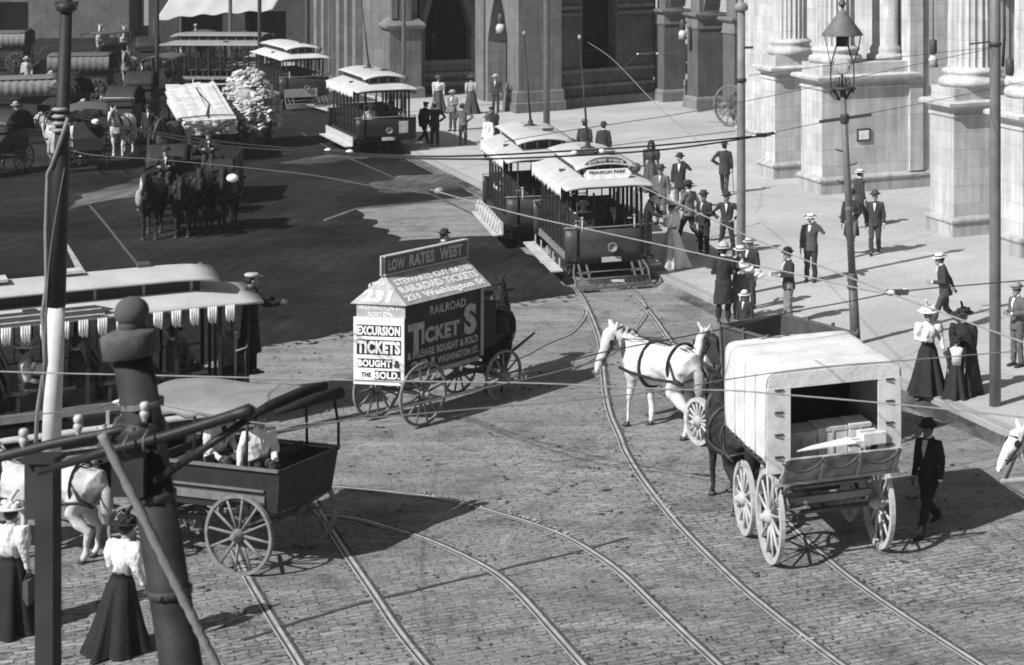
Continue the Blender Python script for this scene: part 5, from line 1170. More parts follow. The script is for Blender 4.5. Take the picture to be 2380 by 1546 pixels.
# ---------------------------------------------------------------- people on the pavement and in the road
K=.13
def pp(x,y,lab,**k):
    on=k.pop('walk',True); person(lab,G(x,y,K if on else 0),**k)
gp='people waiting beside the trolley'
pp(1683,452,'man seen from behind in a dark coat walking away with a cane',head=8,H=1.75,coat=.05,trous=.05,hatk='fedora',hatt=.05,legs='walk',arms=('hip','down'),frock=.12,extra=lambda r,sh,q:P('walking_cane',MB().tube([tuple(sh[1][2]+Vector((.01,.03,-.03))),(sh[1][2].x+.05,.12,.02)],.012,6),g(.06,.5),r))
pp(1689,592,'man in a bowler with both hands on his hips and a pipe in his mouth',head=176,coat=.045,trous=.04,legs='wide',arms=('hip','hip'),hatk='bowler',shirt=.7,beard=1,extra=lambda r,sh,q:P('pipe',MB().tube([(.01,.12,1.555),(.05,.2,1.54),(.05,.2,1.58)],[.008,.008,.02],6),g(.1),r))
pp(1884,655,'man in a straw boater and grey open jacket with one hand raised to his face',head=172,H=1.78,coat=.09,trous=.04,hatk='boater',hatt=.75,arms=('face','down'),shirt=.75,legs='stand',beard=1,vest=True)
pp(1832,750,'man in a bowler and pale trousers reading a folded paper in profile',head=118,H=1.74,coat=.035,trous=.22,hatk='bowler',hatt=.02,arms=('hold','hold'),shirt=.7,extra=lambda r,sh,q:P('folded_paper',MB().box((.02,.34,1.2),(.05,.3,.09),.3),g(.7),r))
pp(1743,717,'man in a flat boater standing by the base of the tall pole',head=150,H=1.72,coat=.04,trous=.05,hatk='boater',hatt=.45,shirt=.7,arms=('down','hip'),frock=.05)
pp(1681,750,'policeman in a long dark coat and pale helmet at the kerb',head=10,H=1.84,coat=.035,trous=.03,hatk='helmet',hatt=.5,frock=.36,arms=('hold','hold'))
def bundle(r,sh,q):
    A=MB(); rb=random.Random(4)
    for i in range(16): u=i/15; A.ell((.12-.55*u+rb.uniform(-.03,.03),.2+.06*u+rb.uniform(-.05,.05),1.34-.26*u+rb.uniform(-.06,.06)),(.11,.07,.05),10,7,rot=Matrix.Rotation(rb.uniform(-.3,.9),4,'Y'))
    P('cloth_bundle',remesh(A,.018,2),g(.72,.85,.1,4,.5),r)
pp(1719,742,'man in a curled straw hat carrying a white cloth bundle in his arms',head=205,H=1.74,coat=.12,trous=.14,hatk='boater',hatt=.6,arms=('hold','hold'),extra=bundle)
pp(1731,812,'boy in a straw hat behind the black cart at the kerb',walk=False,head=160,H=1.30,coat=.04,trous=.04,hatk='straw',hatt=.6)
pp(1978,594,'man in a long dark coat and grey trousers walking behind the lamp post',head=165,H=1.82,coat=.04,trous=.15,hatk='fedora',hatt=.04,frock=.26,legs='walk',arms=('hold','down'))
pp(2033,591,'man with a black bow tie and white shirt walking toward the camera',head=178,H=1.76,coat=.05,trous=.06,hatk='fedora',hatt=.07,tie=.02,legs='walk2',arms=('down','down'),shirt=.8)
pp(1997,529,'man in a boater walking past the granite wall behind the lamp post',head=-60,H=1.76,coat=.05,trous=.05,hatk='boater',hatt=.7,legs='walk')
pp(2196,769,'man in a boater striding left across the pavement with his coat blown back',head=100,H=1.80,coat=.05,trous=.06,hatk='boater',hatt=.7,legs='walk',arms=('hold','swb'),lean=.14,shirt=.8)
pp(2156,915,'woman in a white blouse and white flowered hat gathering up her black skirt',head=200,H=1.72,woman=True,blouse=.8,skirt=.03,hatk='lady',hatt=.75,arms=('skirt','hold'))
def cape(r,sh,q):
    A=MB(); A.loft([(0,-.03,.12,.42,.34),(0,-.03,.6,.33,.27),(0,-.02,1.1,.26,.2),(0,0,1.38,.2,.14),(0,0,1.49,.1,.09)],28); P('cape',A,g(.025,.8),r)
pp(2238,917,'woman in a long dark cape and wide dark hat behind the child',head=185,H=1.70,woman=True,blouse=.03,skirt=.03,hatk='ladydark',hatt=.03,extra=cape)
def bib(r,sh,q):
    A=MB(); A.loft([(0,.12,.98,.12,.05),(0,.125,1.3,.15,.06),(0,.07,1.45,.2,.1),(0,.04,1.5,.1,.08)],16); P('white_collar',A,g(.78,.85),r)
pp(2222,926,'small child with a white bib collar standing in front of the caped woman',head=182,H=1.22,woman=True,blouse=.04,skirt=.03,hatk='ladydark',hatt=.03,extra=bib)
pp(2364,851,'man in a grey suit and banded hat near the right edge, hands together',head=130,H=1.76,coat=.13,trous=.12,hatk='fedora',hatt=.3,arms=('hold','hold'),shirt=.8)
pp(2158,1236,'man in a black suit and bowler walking beside the white van in its shadow',walk=False,head=150,H=1.78,coat=.018,trous=.015,hatk='bowler',hatt=.03,legs='walk',arms=('down','down'),shirt=.7,skin=SKIND)
pp(1536,520,'man in a light grey suit and dark hat beside the trolley roof',head=175,H=1.78,coat=.15,trous=.15,hatk='fedora',hatt=.06,group=gp)
pp(1580,489,'man shading his eyes with his left hand, dark open coat and white shirt',head=175,H=1.80,coat=.04,trous=.13,hatk='fedora',hatt=.04,arms=('face','down'),frock=.1,group=gp,shirt=.8)
pp(1513,446,'woman in a dark veil and dark dress beyond the trolley',head=178,H=1.72,woman=True,blouse=.05,skirt=.08,hatk='veil',hatt=.03,group=gp)
pp(1601,567,'man in a light brown jacket striding away between the others',head=60,H=1.8,coat=.16,trous=.05,hatk='bowler',hatt=.04,legs='walk',arms=('swf','swb'),group=gp)
pp(1636,591,'man in a dark suit and wide hat standing right of the striding man',head=150,H=1.76,coat=.035,trous=.03,hatk='fedora',hatt=.05,arms=('hold','down'),shirt=.5,group=gp)
pp(1562,622,'woman in a pale dress and flowered hat beside the trolley platform',head=70,H=1.78,woman=True,blouse=.7,skirt=.62,hatk='lady',hatt=.7,arms=('hold','down'),group=gp)
pp(1358,392,'left of two men seen from behind beyond the trolley roofs',head=10,H=1.78,coat=.05,trous=.05,hatk='fedora',hatt=.1)
pp(1402,398,'right of two men seen from behind beyond the trolley roofs, in a bowler',head=5,H=1.78,coat=.04,trous=.05,hatk='bowler',hatt=.05)
gf='people by the station arches'
pp(1010,341,'man in black seen from behind with hands on hips beside the placard trolley',head=8,H=1.78,coat=.02,trous=.02,hatk='bowler',hatt=.15,arms=('hip','hip'),group=gf,skin=SKIN)
pp(984,337,'man in black leaning against the front corner of the placard trolley',head=-30,H=1.76,coat=.02,trous=.02,hatk='cap',hatt=.03,legs='walk',lean=.15,group=gf)
pp(1076,337,'man in a grey suit seen from behind bending to the left with a stick',head=30,H=1.66,coat=.12,trous=.10,hatk='bowler',hatt=.08,lean=.3,arms=('fwd','hip'),group=gf,extra=lambda r,sh,q:P('stick',MB().tube([tuple(sh[-1][2]),(sh[-1][2].x-.1,.5,.02)],.014,6),g(.1),r))
pp(1019,263,'woman in a white blouse with one arm out, far in front of the wide arch',head=190,H=1.72,woman=True,blouse=.55,skirt=.07,hatk='ladydark',hatt=.1,group=gf)
pp(1052,305,'man in a pale jacket and boater in front of the station steps',head=160,H=1.76,coat=.2,trous=.08,hatk='boater',hatt=.4,arms=('hold','down'),group=gf,shirt=.8)
pp(1095,264,'woman in a light blouse and dark bell skirt before the station pier',head=20,H=1.72,woman=True,blouse=.4,skirt=.06,hatk='ladydark',hatt=.1,group=gf)
pp(1152,262,'man in a boater and dark suit beside the pointed arch',head=170,H=1.78,coat=.05,trous=.05,hatk='boater',hatt=.5,group=gf)
pp(1143,348,'person in a dark cape beyond the trailer roof',head=170,H=1.72,woman=True,blouse=.03,skirt=.03,hatk='cap',hatt=.03,extra=cape,group=gf)
pp(1134,372,'person in a white shirt partly hidden by the trailer roof',head=150,H=1.72,coat=.75,trous=.05,hatk='straw',hatt=.12,group=gf)
pp(1030,701,'man in a dark hat behind the ridge sign of the ticket wagon',walk=False,head=-60,H=1.78,coat=.1,trous=.05,hatk='fedora',hatt=.03)
pp(282,1511,'woman in a white blouse and long black skirt walking away near the diagonal rope',walk=False,head=-18,H=1.74,woman=True,blouse=.7,skirt=.02,hatk='ladydark',hatt=.02,arms=('hold','skirt'),lean=.1)
def bag(r,sh,q):
    A=MB(); h=sh[1][2]; A.box((h.x+.02,h.y,h.z-.3),(.07,.3,.34),.3); P('bag',A,g(.09,.7),r); A=MB(); A.tube([(h.x+.02,h.y-.1,h.z-.13),(h.x,h.y,h.z-.03),(h.x+.02,h.y+.1,h.z-.13)],.008,5); P('bag_strap',A,g(.05),r)
pp(24,1466,'woman in a white blouse and white flowered hat at the left edge holding a bag',walk=False,head=-10,H=1.74,woman=True,blouse=.7,skirt=.02,hatk='lady',hatt=.6,arms=('down','down'),extra=bag)
pp(38,338,'person in a white shirt among the carriages at the far left',walk=False,head=120,H=1.75,coat=.55,trous=.1,hatk='straw',hatt=.4)
pp(130,405,'person in a pale jacket beside the leaning pole',walk=False,head=200,H=1.7,coat=.4,trous=.1,hatk='cap',hatt=.1)
pp(62,210,'person in white far off by the shops at left',walk=False,head=200,H=1.75,coat=.5,trous=.1,hatk='straw',hatt=.4)
pp(675,150,'pale figure beyond the far trolley car roof',walk=False,head=180,H=1.9,coat=.4,trous=.2,hatk='straw',hatt=.4)
for i,(x,y,h_,c,lb) in enumerate([(120,250,170,.03,'dark figure by the striped carriage, nearest the leaning pole'),(330,220,200,.03,'dark figure standing under the left corner of the awning'),(240,300,150,.04,'dark figure between the carriages left of the white horse'),(455,118,190,.02,'dark figure in the shadow of the pale awning'),(70,130,180,.2,'grey-coated figure before the far shops'),(345,345,190,.03,'dark-coated figure right of the white horse'),(195,330,160,.3,'figure in a pale coat beyond the open carriage'),(420,175,200,.1,'grey figure left of the lumber boards')]):
    pp(x,y,lb,walk=False,head=h_,H=1.74,coat=c,trous=.04,hatk='bowler' if i%2 else 'straw',hatt=.03 if i%3 else .4,legs='walk' if i%2 else 'stand')
# bust of a person leaning at the parapet of the wide arch
pc=V(994,125,102.6); person('person leaning on the parapet inside the wide station arch',(pc.x,103.6,1.35),head=170,H=1.72,coat=.09,trous=.05,hatk='straw',hatt=.12,arms=('lap','lap'))
# ---------------------------------------------------------------- poles, lamps, bollards
def pole(label,base,h,r0,r1,tone,cap=True,lean=(0,0),fin=None,name='utility_pole',grp=None,cat='pole'):
    t=T(name,label,cat,base,0,grp); A=MB(); A.tube([(0,0,-.1),(lean[0]*.33,lean[1]*.33,h*.33),(lean[0]*.66,lean[1]*.66,h*.66),(lean[0],lean[1],h)],[r0,r0*.67+r1*.33,r0*.33+r1*.67,r1],16); P('shaft',A,g(tone,.5,.2,3),t)
    if cap: A=MB(); A.lathe([(r1*1.1,-.04),(r1*1.7,.0),(r1*1.75,.1),(r1*1.2,.16),(r1*.6,.2),(r1*.75,.26),(r1*.8,.32),(r1*.5,.4),(.005,.42)],(lean[0],lean[1],h),16); P('cap',A,g(tone*1.3,.5),t)
    return t
b=G(1722,685,K); t=pole('tall pale trolley-wire pole with a ball cap, behind the group at the kerb',b,7.1,.115,.10,.20,name='trolley_pole_post')
A=MB(); A.lathe([(.13,0),(.135,.06),(.11,.1)],(0,0,5.3),14); A.box((.1,-.02,6.16),(.4,.03,.06)); P('wire_bracket',A,g(.04,.5),t)
b=G(2312,943,K); t=pole('thick smooth iron pole near the right edge, in front of the portico pedestal',b,9.6,.115,.105,.17,name='trolley_pole_post')
A=MB(); A.lathe([(.125,0),(.13,.05),(.11,.08)],(0,0,7.0),14); A.bar((-.5,-.05,7.04),(.0,0,7.1),.03,.03); A.tube([(.15,0,6.6),(.18,0,7.2),(.16,0,9.0)],.035,6); P('wire_bracket',A,g(.05,.5),t)
b=G(1270,357,K); t=pole('slender grey trolley-wire pole rising behind the trailer car',b,10.5,.13,.11,.12,cap=False,name='trolley_pole_post')
for (x,yb,lab,dx) in ((365,250,'thin dark pole by the awning, leftmost of the far four',0),(535,190,'thin pole in front of the pale awning',0),(603,215,'thin dark pole at the right end of the awning',0),(715,205,'thin grey pole left of the ribbed station wall',0)):
    pole(lab,G(x,yb),9.,.1,.09,.05 if x!=535 else .14,cap=False,name='trolley_pole_post',grp='far trolley poles')
pole('slender pole in front of the station buttress',G(938,262,K),9.,.09,.08,.12,cap=False,name='trolley_pole_post')
# arc lamp post -----------------------------------------------------------------
b=G(1988,800,K); kk=9.66; H_=7.5
t=T('arc_lamp_post','ornate arc lamp post with a conical hood and glass globe, leaning slightly left','street lamp',b); lx=lambda z:-.35*z/H_*1.08
A=MB(); A.tube([(0,0,0),(lx(1.2),0,1.25)],[.115,.10],16); P('lower_shaft',A,g(.10,.45),t)
A=MB(); A.lathe([(.10,1.22),(.125,1.25),(.125,1.28),(.10,1.31),(.10,1.36),(.12,1.40),(.12,1.47),(.10,1.54),(.085,1.58)],(lx(1.4),0,0),20); P('collar',A,g(.09,.4),t)
A=MB(); A.tube([(lx(1.6),0,1.6),(lx(5.6),0,5.62)],[.085,.066],16); A.lathe([(.08,0),(.09,.02),(.09,.08),(.08,.1)],(lx(2.9),0,2.95),14); P('upper_shaft',A,g(.15,.45),t)
A=MB(); A.bar((lx(5.0)-.55,-.05,4.93),(lx(5.0)+.60,.06,5.08),.06,.07); A.lathe([(.09,0),(.1,.03),(.1,.16),(.09,.2)],(lx(4.9),0,4.9),14); P('ladder_bar',A,g(.06,.5),t)
A=MB()
for i,z in enumerate((2.75,3.15,3.55,3.95,4.25)): s=1 if i%2 else -1; A.tube([(lx(z),0,z),(lx(z)+s*.2,0,z+.05),(lx(z)+s*.23,0,z+.09)],.018,5)
P('climbing_rungs',A,g(.06,.5),t)
c=lx(5.9); A=MB(); 
for s in (-1,1):
    A.tube([(c+s*.06,0,5.4),(c+s*.16,0,5.58),(c+s*.30,0,5.68)],.035,6); A.tube([(c+s*.24,0,5.55),(c+s*.26,0,5.8),(c+s*.25,0,6.2),(c+s*.16,0,6.5),(c+s*.12,0,6.66)],.018,6)
A.tube([(c+.25,0,6.2),(c+.36,0,6.55),(c+.41,0,6.85)],.015,6); A.tube([(c-.25,-.05,6.2),(c-.34,0,6.6),(c-.40,0,6.85)],.01,6)
A.lathe([(.16,5.62),(.24,5.64),(.24,5.69),(.16,5.71)],(c,0,0),18)
for i in range(6): a=PI/3*i; A.tube([(c+.1*math.cos(a),.1*math.sin(a),5.7),(c+.17*math.cos(a),.17*math.sin(a),5.8),(c+.12*math.cos(a),.12*math.sin(a),5.92)],.012,5)
A.tube([(c,0,5.7),(c,0,6.0)],.03,6); P('cradle',A,g(.05,.5),t)
m=bpy.data.materials.new('lamp_glass'); m.use_nodes=True; bs=m.node_tree.nodes['Principled BSDF']; bs.inputs['Transmission Weight'].default_value=.75; bs.inputs['Roughness'].default_value=.08; bs.inputs['Base Color'].default_value=(.85,.85,.85,1); bs.inputs['IOR'].default_value=1.1; LG=m
A=MB(); A.ell((c,0,6.15),(.20,.20,.19),20,14); P('glass_globe',A,LG,t)
A=MB(); A.lathe([(.14,6.60),(.14,6.88),(.12,6.9)],(c,0,0),16); P('lamp_housing',A,g(.02,.5),t)
A=MB(); A.lathe([(.46,6.84),(.465,6.86),(.04,7.42),(.015,7.44)],(c,0,0),28,None,True); P('conical_hood',A,g(.16,.6),t)
A=MB(); A.lathe([(.01,7.42),(.085,7.53),(.085,7.54),(.025,7.68),(.01,7.78)],(c,0,0),12,None,False); P('finial',A,g(.09,.5),t)
# hanging arc lamps under the arches
def hang(label,p,drop,sz=.28,grp='hanging arc lamps'):
    t=T('hanging_lamp',label,'street lamp',p,0,grp); A=MB(); A.tube([(0,0,0),(0,0,drop)],.02,6); A.lathe([(.10,.3*1),(.13,.34),(.13,.75),(.05,.8)],(0,0,-.1),12); P('housing',A,g(.06,.5),t)
    A=MB(); A.ell((0,0,0),(sz,sz,sz*1.1),16,10); P('glass_globe',A,mat('opal_globe',.55,.25,.06,4),t); A=MB(); A.lathe([(sz*.75,-.02),(sz*1.1,-.22),(sz*.9,-.24)],(0,0,0),14); P('guard_ring',A,g(.2,.5),t)
hang('arc lamp hanging in the pointed station arch',V(1163,66,93.5),6,.22)
hang('arc lamp hanging before the brick wall left of the arcade piers',V(1586,80,93),6,.2)
hang('arc lamp hanging beside the tall pale pole',V(1792,108,82),6,.24)
lp=V(2168,140,66.5); hang('caged arc lamp hanging in the portico arch',lp,8,.16)
hang('arc lamp hanging between the two right-hand columns',V(2346,190,58.3),8,.17)
# bollards
for i,(x,y,lab) in enumerate([(1178,255,'left'),(1193,254,'middle'),(1210,258,'right')]):
    t=T('bollard','%s one of three iron bollards in the pointed arch'%lab,'bollard',G(x,y+3,K),0,'bollards in the station arch'); A=MB(); A.lathe([(.13,0),(.13,.15),(.09,.2),(.085,1.0),(.11,1.03),(.11,1.08),(.07,1.14),(.1,1.2),(.06,1.28),(.005,1.3)],n=14); P('post',A,g(.12,.5),t)
for i,(x,y,lab) in enumerate([(1592,245,'left'),(1608,247,'right')]):
    t=T('bollard','%s one of two iron bollards between the arcade piers'%lab,'bollard',G(x,y+3,K),0,'bollards in the arcade'); A=MB(); A.lathe([(.13,0),(.13,.15),(.09,.2),(.085,1.0),(.11,1.03),(.11,1.08),(.07,1.14),(.1,1.2),(.06,1.28),(.005,1.3)],n=14); P('post',A,g(.14,.5),t)
# high-wheeled timber axle standing behind the pole
b=G(1716,292,K); t=T('high_wheel_axle','pair of very tall spoked wheels on one axle standing near the portico','cart',b,R(62)); wm=g(.14,.6)
wheel(t,(-.55,0,.92),.92,wm,14,w=.08,rim=.09,hub=.12); wheel(t,(.5,.15,.80),.80,wm,14,w=.08,rim=.08,hub=.12); A=MB(); A.tube([(-.6,0,.9),(.6,.12,.8)],.06,8); A.tube([(0,0,.9),(.0,2.2,.5)],.05,6); P('axle',A,g(.1,.6),t)
# ---------------------------------------------------------------- left-hand poles in the foreground
# wooden pole with conduit
Yp=34.; b=V(116,1125,Yp); b.z=0; top=V(156,-30,Yp); dx=top.x-b.x
t=T('wooden_pole','leaning wooden pole at left, white-painted at its foot and black above','pole',b)
fr=lambda z:dx*z/top.z
A=MB(); A.tube([(fr(0),0,-.1),(fr(1.5),0,1.5),(fr(3.0),0,3.02)],[.155,.15,.145],16); P('painted_foot',A,g(.62,.7,.12,3),t)
A=MB(); A.tube([(fr(3.0),0,3.0),(fr(5.6),0,5.6),(fr(5.62),0,5.65),(fr(top.z),0,top.z)],[.15,.135,.115,.09],16); P('upper_shaft',A,g(.025,.6),t)
A=MB(); zc=9.0; A.lathe([(.1,0),(.17,.04),(.17,.14),(.08,.18)],(fr(8.05),0,8.05),12); A.box((fr(8.2),0,8.2),(.35,.12,.07)); P('pole_top_fitting',A,g(.03,.5),t)
A=MB(); pts=[(-.22,-.1,.2),(-.2,-.12,1.2),(-.08,-.15,2.1),(-.16,-.14,2.9),(-.1,-.15,3.4),(-.15,-.14,4.3),(-.17,-.1,5.3),(-.08,-.14,5.45),(.06,-.14,5.9),(.16,-.14,6.25)]; A.tube([(fr(z)+x,y,z) for x,y,z in pts],.035,8); P('conduit',A,g(.22,.6),t)
A=MB(); 
for z in (6.0,6.12,6.24,6.36): A.lathe([(.10,0),(.14,.03),(.10,.06)],(fr(z)-.02,-.05,z),12)
A.tube([(fr(6.1)-.2,-.05,6.05),(fr(6.1)+.25,-.05,6.15)],.03,6); P('insulator_stack',A,g(.3,.5),t)
A=MB(); A.box((fr(2.0)-.18,-.12,1.95),(.16,.12,.16)); A.ell((fr(2.0)-.26,-.14,2.0),(.06,.06,.08)); P('cable_clamp',A,g(.08,.6),t)
# iron pole with ball and collar close to the viewpoint
Yq=12.5; b=V(420,1546,Yq); bt=V(318,905,Yq); zt=V(0,905,Yq).z; dx=(b.x-bt.x)/(zt-b.z); base=Vector((b.x+dx*b.z,Yq,0)); 
t=T('ball_top_pole','thick dark iron pole close by at lower left, with a ball and drum cap','pole',base)
X=lambda z:-dx*z
z1=V(0,830,Yq).z; z2=V(0,760,Yq).z; A=MB(); A.tube([(X(0),0,-.1),(X(z1*.5),0,z1*.5),(X(z1),0,z1+.03)],[.145,.132,.115],20); P('shaft',A,g(.026,.7,.5,5,.12),t)
A=MB(); A.lathe([(.12,-.10),(.155,-.095),(.168,-.085),(.170,.045),(.160,.06),(.10,.075),(.06,.09)],(X(z1+.07),0,z1+.10),28,Matrix.Rotation(-.12,4,'Y')); P('drum_collar',A,g(.095,.85,.4,9,.15),t)
A=MB(); A.lathe([(.075,-.05),(.08,.0),(.08,.05),(.07,.08)],(X(z1),0,z1+.21),20); A.ell((X(z1),0,z1+.285),(.102,.102,.098),24,16); P('ball',A,g(.09,.85,.4,9,.15),t)
A=MB(); zc=V(0,990,Yq).z; A.lathe([(.122,0),(.15,.03),(.15,.1),(.12,.14)],(X(zc),0,zc-.1),16); A.box((X(zc)-.02,-.1,zc-.25),(.2,.14,.3)); P('crossarm_clamp',A,g(.03,.5),t)
A=MB()
for k in range(3): A.tube([(X(zc)+.128*math.cos(a/8*2*PI),.128*math.sin(a/8*2*PI),zc+.13+.012*k+.01*math.sin(a)) for a in range(9)],.006,5)
P('wire_wrapping',A,g(.2,.6),t)
def crossarm(label,pts,r,Y,tone=.03,ins=(),name='crossarm'):
    P3=[V(x,y,Y) for x,y in pts]; o=P3[0]; t=T(name,label,'crossarm',o,0); A=MB(); A.tube([q-o for q in P3],r,10); P('arm',A,g(tone,.5),t)
    for (x,y) in ins:
        q=V(x,y,Y)-o; A=MB(); A.lathe([(.012,-.05),(.012,0),(.018,.02),(.027,.04),(.029,.06),(.02,.068),(.02,.075),(.028,.082),(.028,.108),(.02,.122),(.004,.126)],tuple(q),16); P('glass_insulator',A,g(.55,.25,.12),t)
    return t
crossarm('upper dark crossarm with white insulators at the left edge',[(-80,1082),(0,1062),(120,1032),(240,1008),(340,985)],[.034,.034,.03,.028,.024],12.4,ins=[(55,1042),(182,1010),(336,980)])
crossarm('long dark crossarm clamped on the ball-top pole above the canopy wagon',[(90,1098),(250,1048),(380,1016),(480,985),(545,964),(580,955),(592,952)],[.02,.032,.036,.036,.036,.048,.02],12.3,tone=.02)
t=T('crossarm_brace','short dark brace strut under the long crossarm','brace',V(575,975,12.35)); o=V(575,975,12.35); A=MB(); A.tube([V(575,975,12.35)-o,V(470,1045,12.35)-o,V(362,1118,12.4)-o],[.024,.024,.028],8); P('strut',A,g(.02,.5),t)
pd_=bpy.data.objects['ball_top_pole']
for zz in (1.2,2.6,4.2,5.6,z1-.45,z1-.9):
    A=MB(); rr_=.145-.03*zz/z1; A.lathe([(rr_,0),(rr_+.012,.005),(rr_+.012,.05),(rr_,.055)],(X(zz),0,zz),18); A.ell((X(zz)-rr_-.01,-.04,zz+.027),(.02,.02,.02),8,6); A.ell((X(zz),-rr_-.012,zz+.027),(.018,.018,.018),8,6); P('iron_band',A,g(.05,.6,.4,12,.2),pd_)
for (cx_,cy_) in ((300,1038),(345,1026)):
    q=V(cx_,cy_,12.25)-pd_.location; A=MB(); A.tube([q+Vector((0,0,-.06)),q+Vector((0,-.07,-.03)),q+Vector((0,-.07,.04)),q+Vector((0,0,.07))],.009,6); P('u_bolt',A,g(.12,.5),pd_)
t=T('diagonal_stay','frayed pale stay rope slanting down from the upper crossarm','stay rope',V(236,1008,12.1)); o=V(236,1008,12.1); A=MB(); pts=[V(236,1008,12.1),V(320,1175,12.1),V(400,1340,12.1),V(455,1450,12.1),V(505,1550,12.1),V(640,1800,12.1)]
w=smooth([q-o for q in pts],8); A.tube(w,[.028+.004*math.sin(i*2.3) for i in range(len(w))],8); P('rope',A,g(.20,.9,.5,30,.6),t)
b=V(112,1546,13.2); hb=V(0,1068,13.2).z
t=T('square_post','dark square timber post with a side board at the left','post',Vector((b.x,13.2,0))); A=MB(); A.prism([(-.06,-.06,0),(.06,-.06,0),(.06,.06,0),(-.06,.06,0)],(.0,0,hb-.0)); P('post',A,g(.035,.7,.3,3),t)
A=MB(); z0=V(0,1205,13.2).z; z9=V(0,1072,13.2).z; A.box((-.10,.02,(z0+z9)/2),(.10,.08,z9-z0)); P('side_board',A,g(.04,.7),t); A=MB(); A.box((-.03,0,hb+.01),(.22,.16,.04)); P('post_cap',A,g(.03,.6),t)
# ---------------------------------------------------------------- overhead wires (about 6 m up)
def wire(label,pts,r=.013,z=6.,tone=.05,name='overhead_wire',zs=None,cat='wire',n=6):
    P3=[V(x,y,(CH-(zs[i] if zs else z))*F/(y-YH)) for i,(x,y) in enumerate(pts)]; P3=smooth(P3,n); o=P3[0].copy(); A=MB(); A.tube([q-o for q in P3],r*(.62 if r<.02 else .55),6); ob=P(name,A,g(tone,.5)); ob.location=o; tag(ob,label,cat,'overhead wires'); return ob
def insul(label,pts,z=6.,r=.07,tone=.75,chain=True):
    q0=[V(x,y,(CH-z)*F/(y-YH)) for x,y in pts]; o=q0[0]; t=T('strain_insulators',label,'insulator',o,0,'strain insulators')
    for q in q0: A=MB(); A.ell(tuple(q-o),(r*.65,r*.5,r*.46),14,9); P('insulator_ball',A,g(tone,.3,.08),t)
    if chain and len(q0)>1:
        A=MB(); d=q0[-1]-q0[0]; k=int(d.length/.06)+2; 
        for i in range(k+1): q=q0[0]-o+d*(i/k); A.tube([q+Vector((.0,0,.022*(-1)**i)),q+Vector((.03,.02,.0)),q+Vector((0,0,-.022*(-1)**i)),q+Vector((-.03,-.02,0))],.009,5,True,False,True)
        A.tube([q0[0]-o,(q0[0]+q0[-1])/2-o+Vector((.0,0,-.03)),q0[-1]-o],.018,6); A.box((d*.45),(.22,.05,.05)); P('shackles',A,g(.06,.5),t)
D1=[(170,262),(300,296),(500,328),(760,352),(940,363),(1110,362),(1290,353),(1480,342),(1620,330),(1752,317)]
wire('thick black feeder cable sagging across the upper middle, upper strand',D1,.026,6.3,.02)
wire('thick black feeder cable sagging across the upper middle, lower strand',[(172,270),(310,303),(500,337),(700,352),(900,366),(1110,370),(1320,363),(1520,350),(1660,333),(1790,312)],.026,6.3,.02)
insul('white insulators where the feeder cable crosses the left half',[(762,351),(812,354)],6.3,.09,.7); insul('white insulators on the feeder cable above the trolley roof',[(1334,356),(1398,352)],6.3,.08,.7)
insul('insulators joining the feeder cable right of the tall pale pole',[(1752,317),(1800,309)],6.3,.06,.6); insul('single bright insulator over the dark team',[(540,414)],6.,.13,.85,False); insul('lone insulator near the leaning pole',[(222,283)],6.3,.1,.8,False)
insul('pair of large insulator balls over the pavement',[(2070,681),(2103,677)],6.,.07,.75)
wire('thin feeder continuing to the iron pole, lower',[(1795,308),(1900,287),(2050,258),(2175,234),(2306,206)],.009,6.27)
wire('thin wire from the kerb to the iron pole, upper',[(1170,330),(1296,308),(1450,285),(1602,261),(1765,229),(1900,200),(2120,152),(2306,112)],.010,zs=[6.2,6.2,6.2,6.2,6.3,6.5,6.8,7.1])
wire('thin wire to the iron pole crossing the fluted columns',[(1740,176),(1890,157),(2100,132),(2306,110)],.009,zs=[6.9,7.,7.05,7.12])
wire('thin wire running off the iron pole to the right',[(2306,206),(2379,190),(2470,170)],.009,6.27)
wire('pale trolley wire from the front trolley to the lower right',[(1367,99),(1424,139),(1522,240),(1640,345)],.012,6.,.3); wire('pale trolley wire descending over the group to the insulators',[(1486,432),(1600,485),(1760,559),(1925,626),(2085,688),(2230,742),(2379,796),(2480,832)],.013,6.,.3)
wire('pale trolley wire passing in front of the trolley dash',[(1000,441),(1194,495),(1366,533),(1514,565),(1662,598),(1830,633),(1988,669),(2070,684)],.013,6.,.3)
wire('span wire left of the large insulator balls',[(1140,893),(1280,852),(1405,818),(1560,788),(1700,760),(1837,726),(1960,703),(2070,681)],.011,6.,.08); wire('span wire right of the large insulator balls',[(2103,677),(2165,670),(2260,662),(2379,652),(2480,644)],.011,6.,.06)
wire('wire sweeping from the canopy wagon up past the white horses',[(620,1005),(760,985),(930,948),(1100,908),(1280,868),(1405,832),(1440,810)],.011,6.,.2)
wire('wire crossing the top of the white van canvas',[(-20,972),(120,960),(225,948),(330,934),(620,985),(900,968),(1130,948),(1360,928),(1560,905),(1690,882),(1900,854),(2100,838),(2379,815),(2460,809)],.0085,6.,.2)
wire('wire crossing the dark opening of the white van',[(-20,863),(150,868),(330,872),(930,886),(1250,891),(1530,904),(1700,908),(1830,918),(2030,935),(2200,951),(2379,970),(2460,979)],.010,6.,.25)
wire('fine wire across the dark ground at upper left',[(165,350),(230,362),(400,374),(700,404),(860,432),(1000,451)],.010,6.,.12); insul('insulator hanging above the end of the fine wire',[(1020,444)],6.,.11,.25,False)
wire('fine wire from the leaning pole foot to the left trolley',[(100,900),(108,700),(120,560),(150,390)],.012,zs=[4.5,4.9,5.3,5.9],tone=.15)
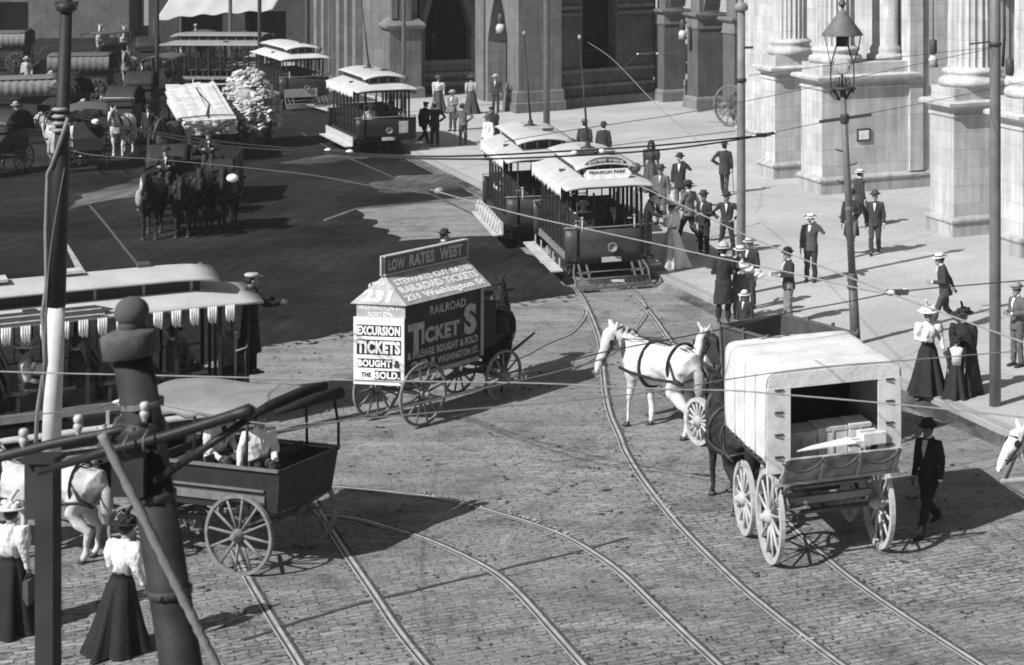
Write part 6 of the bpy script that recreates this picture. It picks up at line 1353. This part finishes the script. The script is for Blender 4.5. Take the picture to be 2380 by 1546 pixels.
wire('span wire across the station wall',[(1560,166),(1640,171),(1300,172)][::-1] if False else [(1420,165),(1450,155),(1490,124),(1560,124),(1640,122)],.010,5.,.1); insul('small insulators in front of the station window',[(1482,126),(1527,125)],5.,.07,.6)
A=MB(); A.box((-30,125,8.6),(245,356,19.6)); hz=bpy.data.objects.new('haze',A.mesh('haze')); COL.objects.link(hz); hz['kind']='stuff'
m=bpy.data.materials.new('haze_air'); m.use_nodes=True; nt=m.node_tree; nt.nodes.clear(); ou=nt.nodes.new('ShaderNodeOutputMaterial'); pv=nt.nodes.new('ShaderNodeVolumePrincipled'); pv.inputs['Color'].default_value=(.9,.9,.9,1); pv.inputs['Density'].default_value=.0003; nt.links.new(pv.outputs[0],ou.inputs['Volume']); hz.data.materials.append(m)
# ---------------------------------------------------------------- light, sky, camera
el=42.; sd_=Vector((-.64,-.77,0)).normalized(); sv=Vector((sd_.x*math.cos(R(el)),sd_.y*math.cos(R(el)),math.sin(R(el))))
L=bpy.data.lights.new('sun','SUN'); L.energy=4.2; L.angle=R(.5); L.color=(1,1,1); o=bpy.data.objects.new('sun',L); COL.objects.link(o); o.rotation_euler=sv.to_track_quat('Z','Y').to_euler()
w=bpy.data.worlds.new('World'); sc.world=w; w.use_nodes=True; nt=w.node_tree; bg=nt.nodes['Background']; sk=nt.nodes.new('ShaderNodeTexSky'); sk.sky_type='NISHITA'; sk.sun_disc=False; sk.sun_elevation=R(el); sk.sun_rotation=math.atan2(sd_.x,sd_.y); sk.dust_density=2.
bw=nt.nodes.new('ShaderNodeRGBToBW'); nt.links.new(sk.outputs[0],bw.inputs[0]); nt.links.new(bw.outputs[0],bg.inputs['Color']); bg.inputs['Strength'].default_value=.048
cam=bpy.data.cameras.new('camera'); co=bpy.data.objects.new('camera',cam); COL.objects.link(co); co.location=(0,0,CH); co.rotation_euler=(R(90),0,0)
cam.sensor_width=36; cam.lens=F/2379*36; cam.shift_x=(1189.5-CX)/2379*-1*-1; cam.shift_y=(YH-773)/2379; cam.clip_start=.5; cam.clip_end=2000
cam.dof.use_dof=True; cam.dof.focus_distance=44; cam.dof.aperture_fstop=4.5; sc.cycles.filter_width=1.8
sc.camera=co
sc.view_settings.view_transform='Standard'; sc.view_settings.look='None'; sc.view_settings.exposure=.35; sc.view_settings.gamma=1
sc.cycles.use_denoising=True
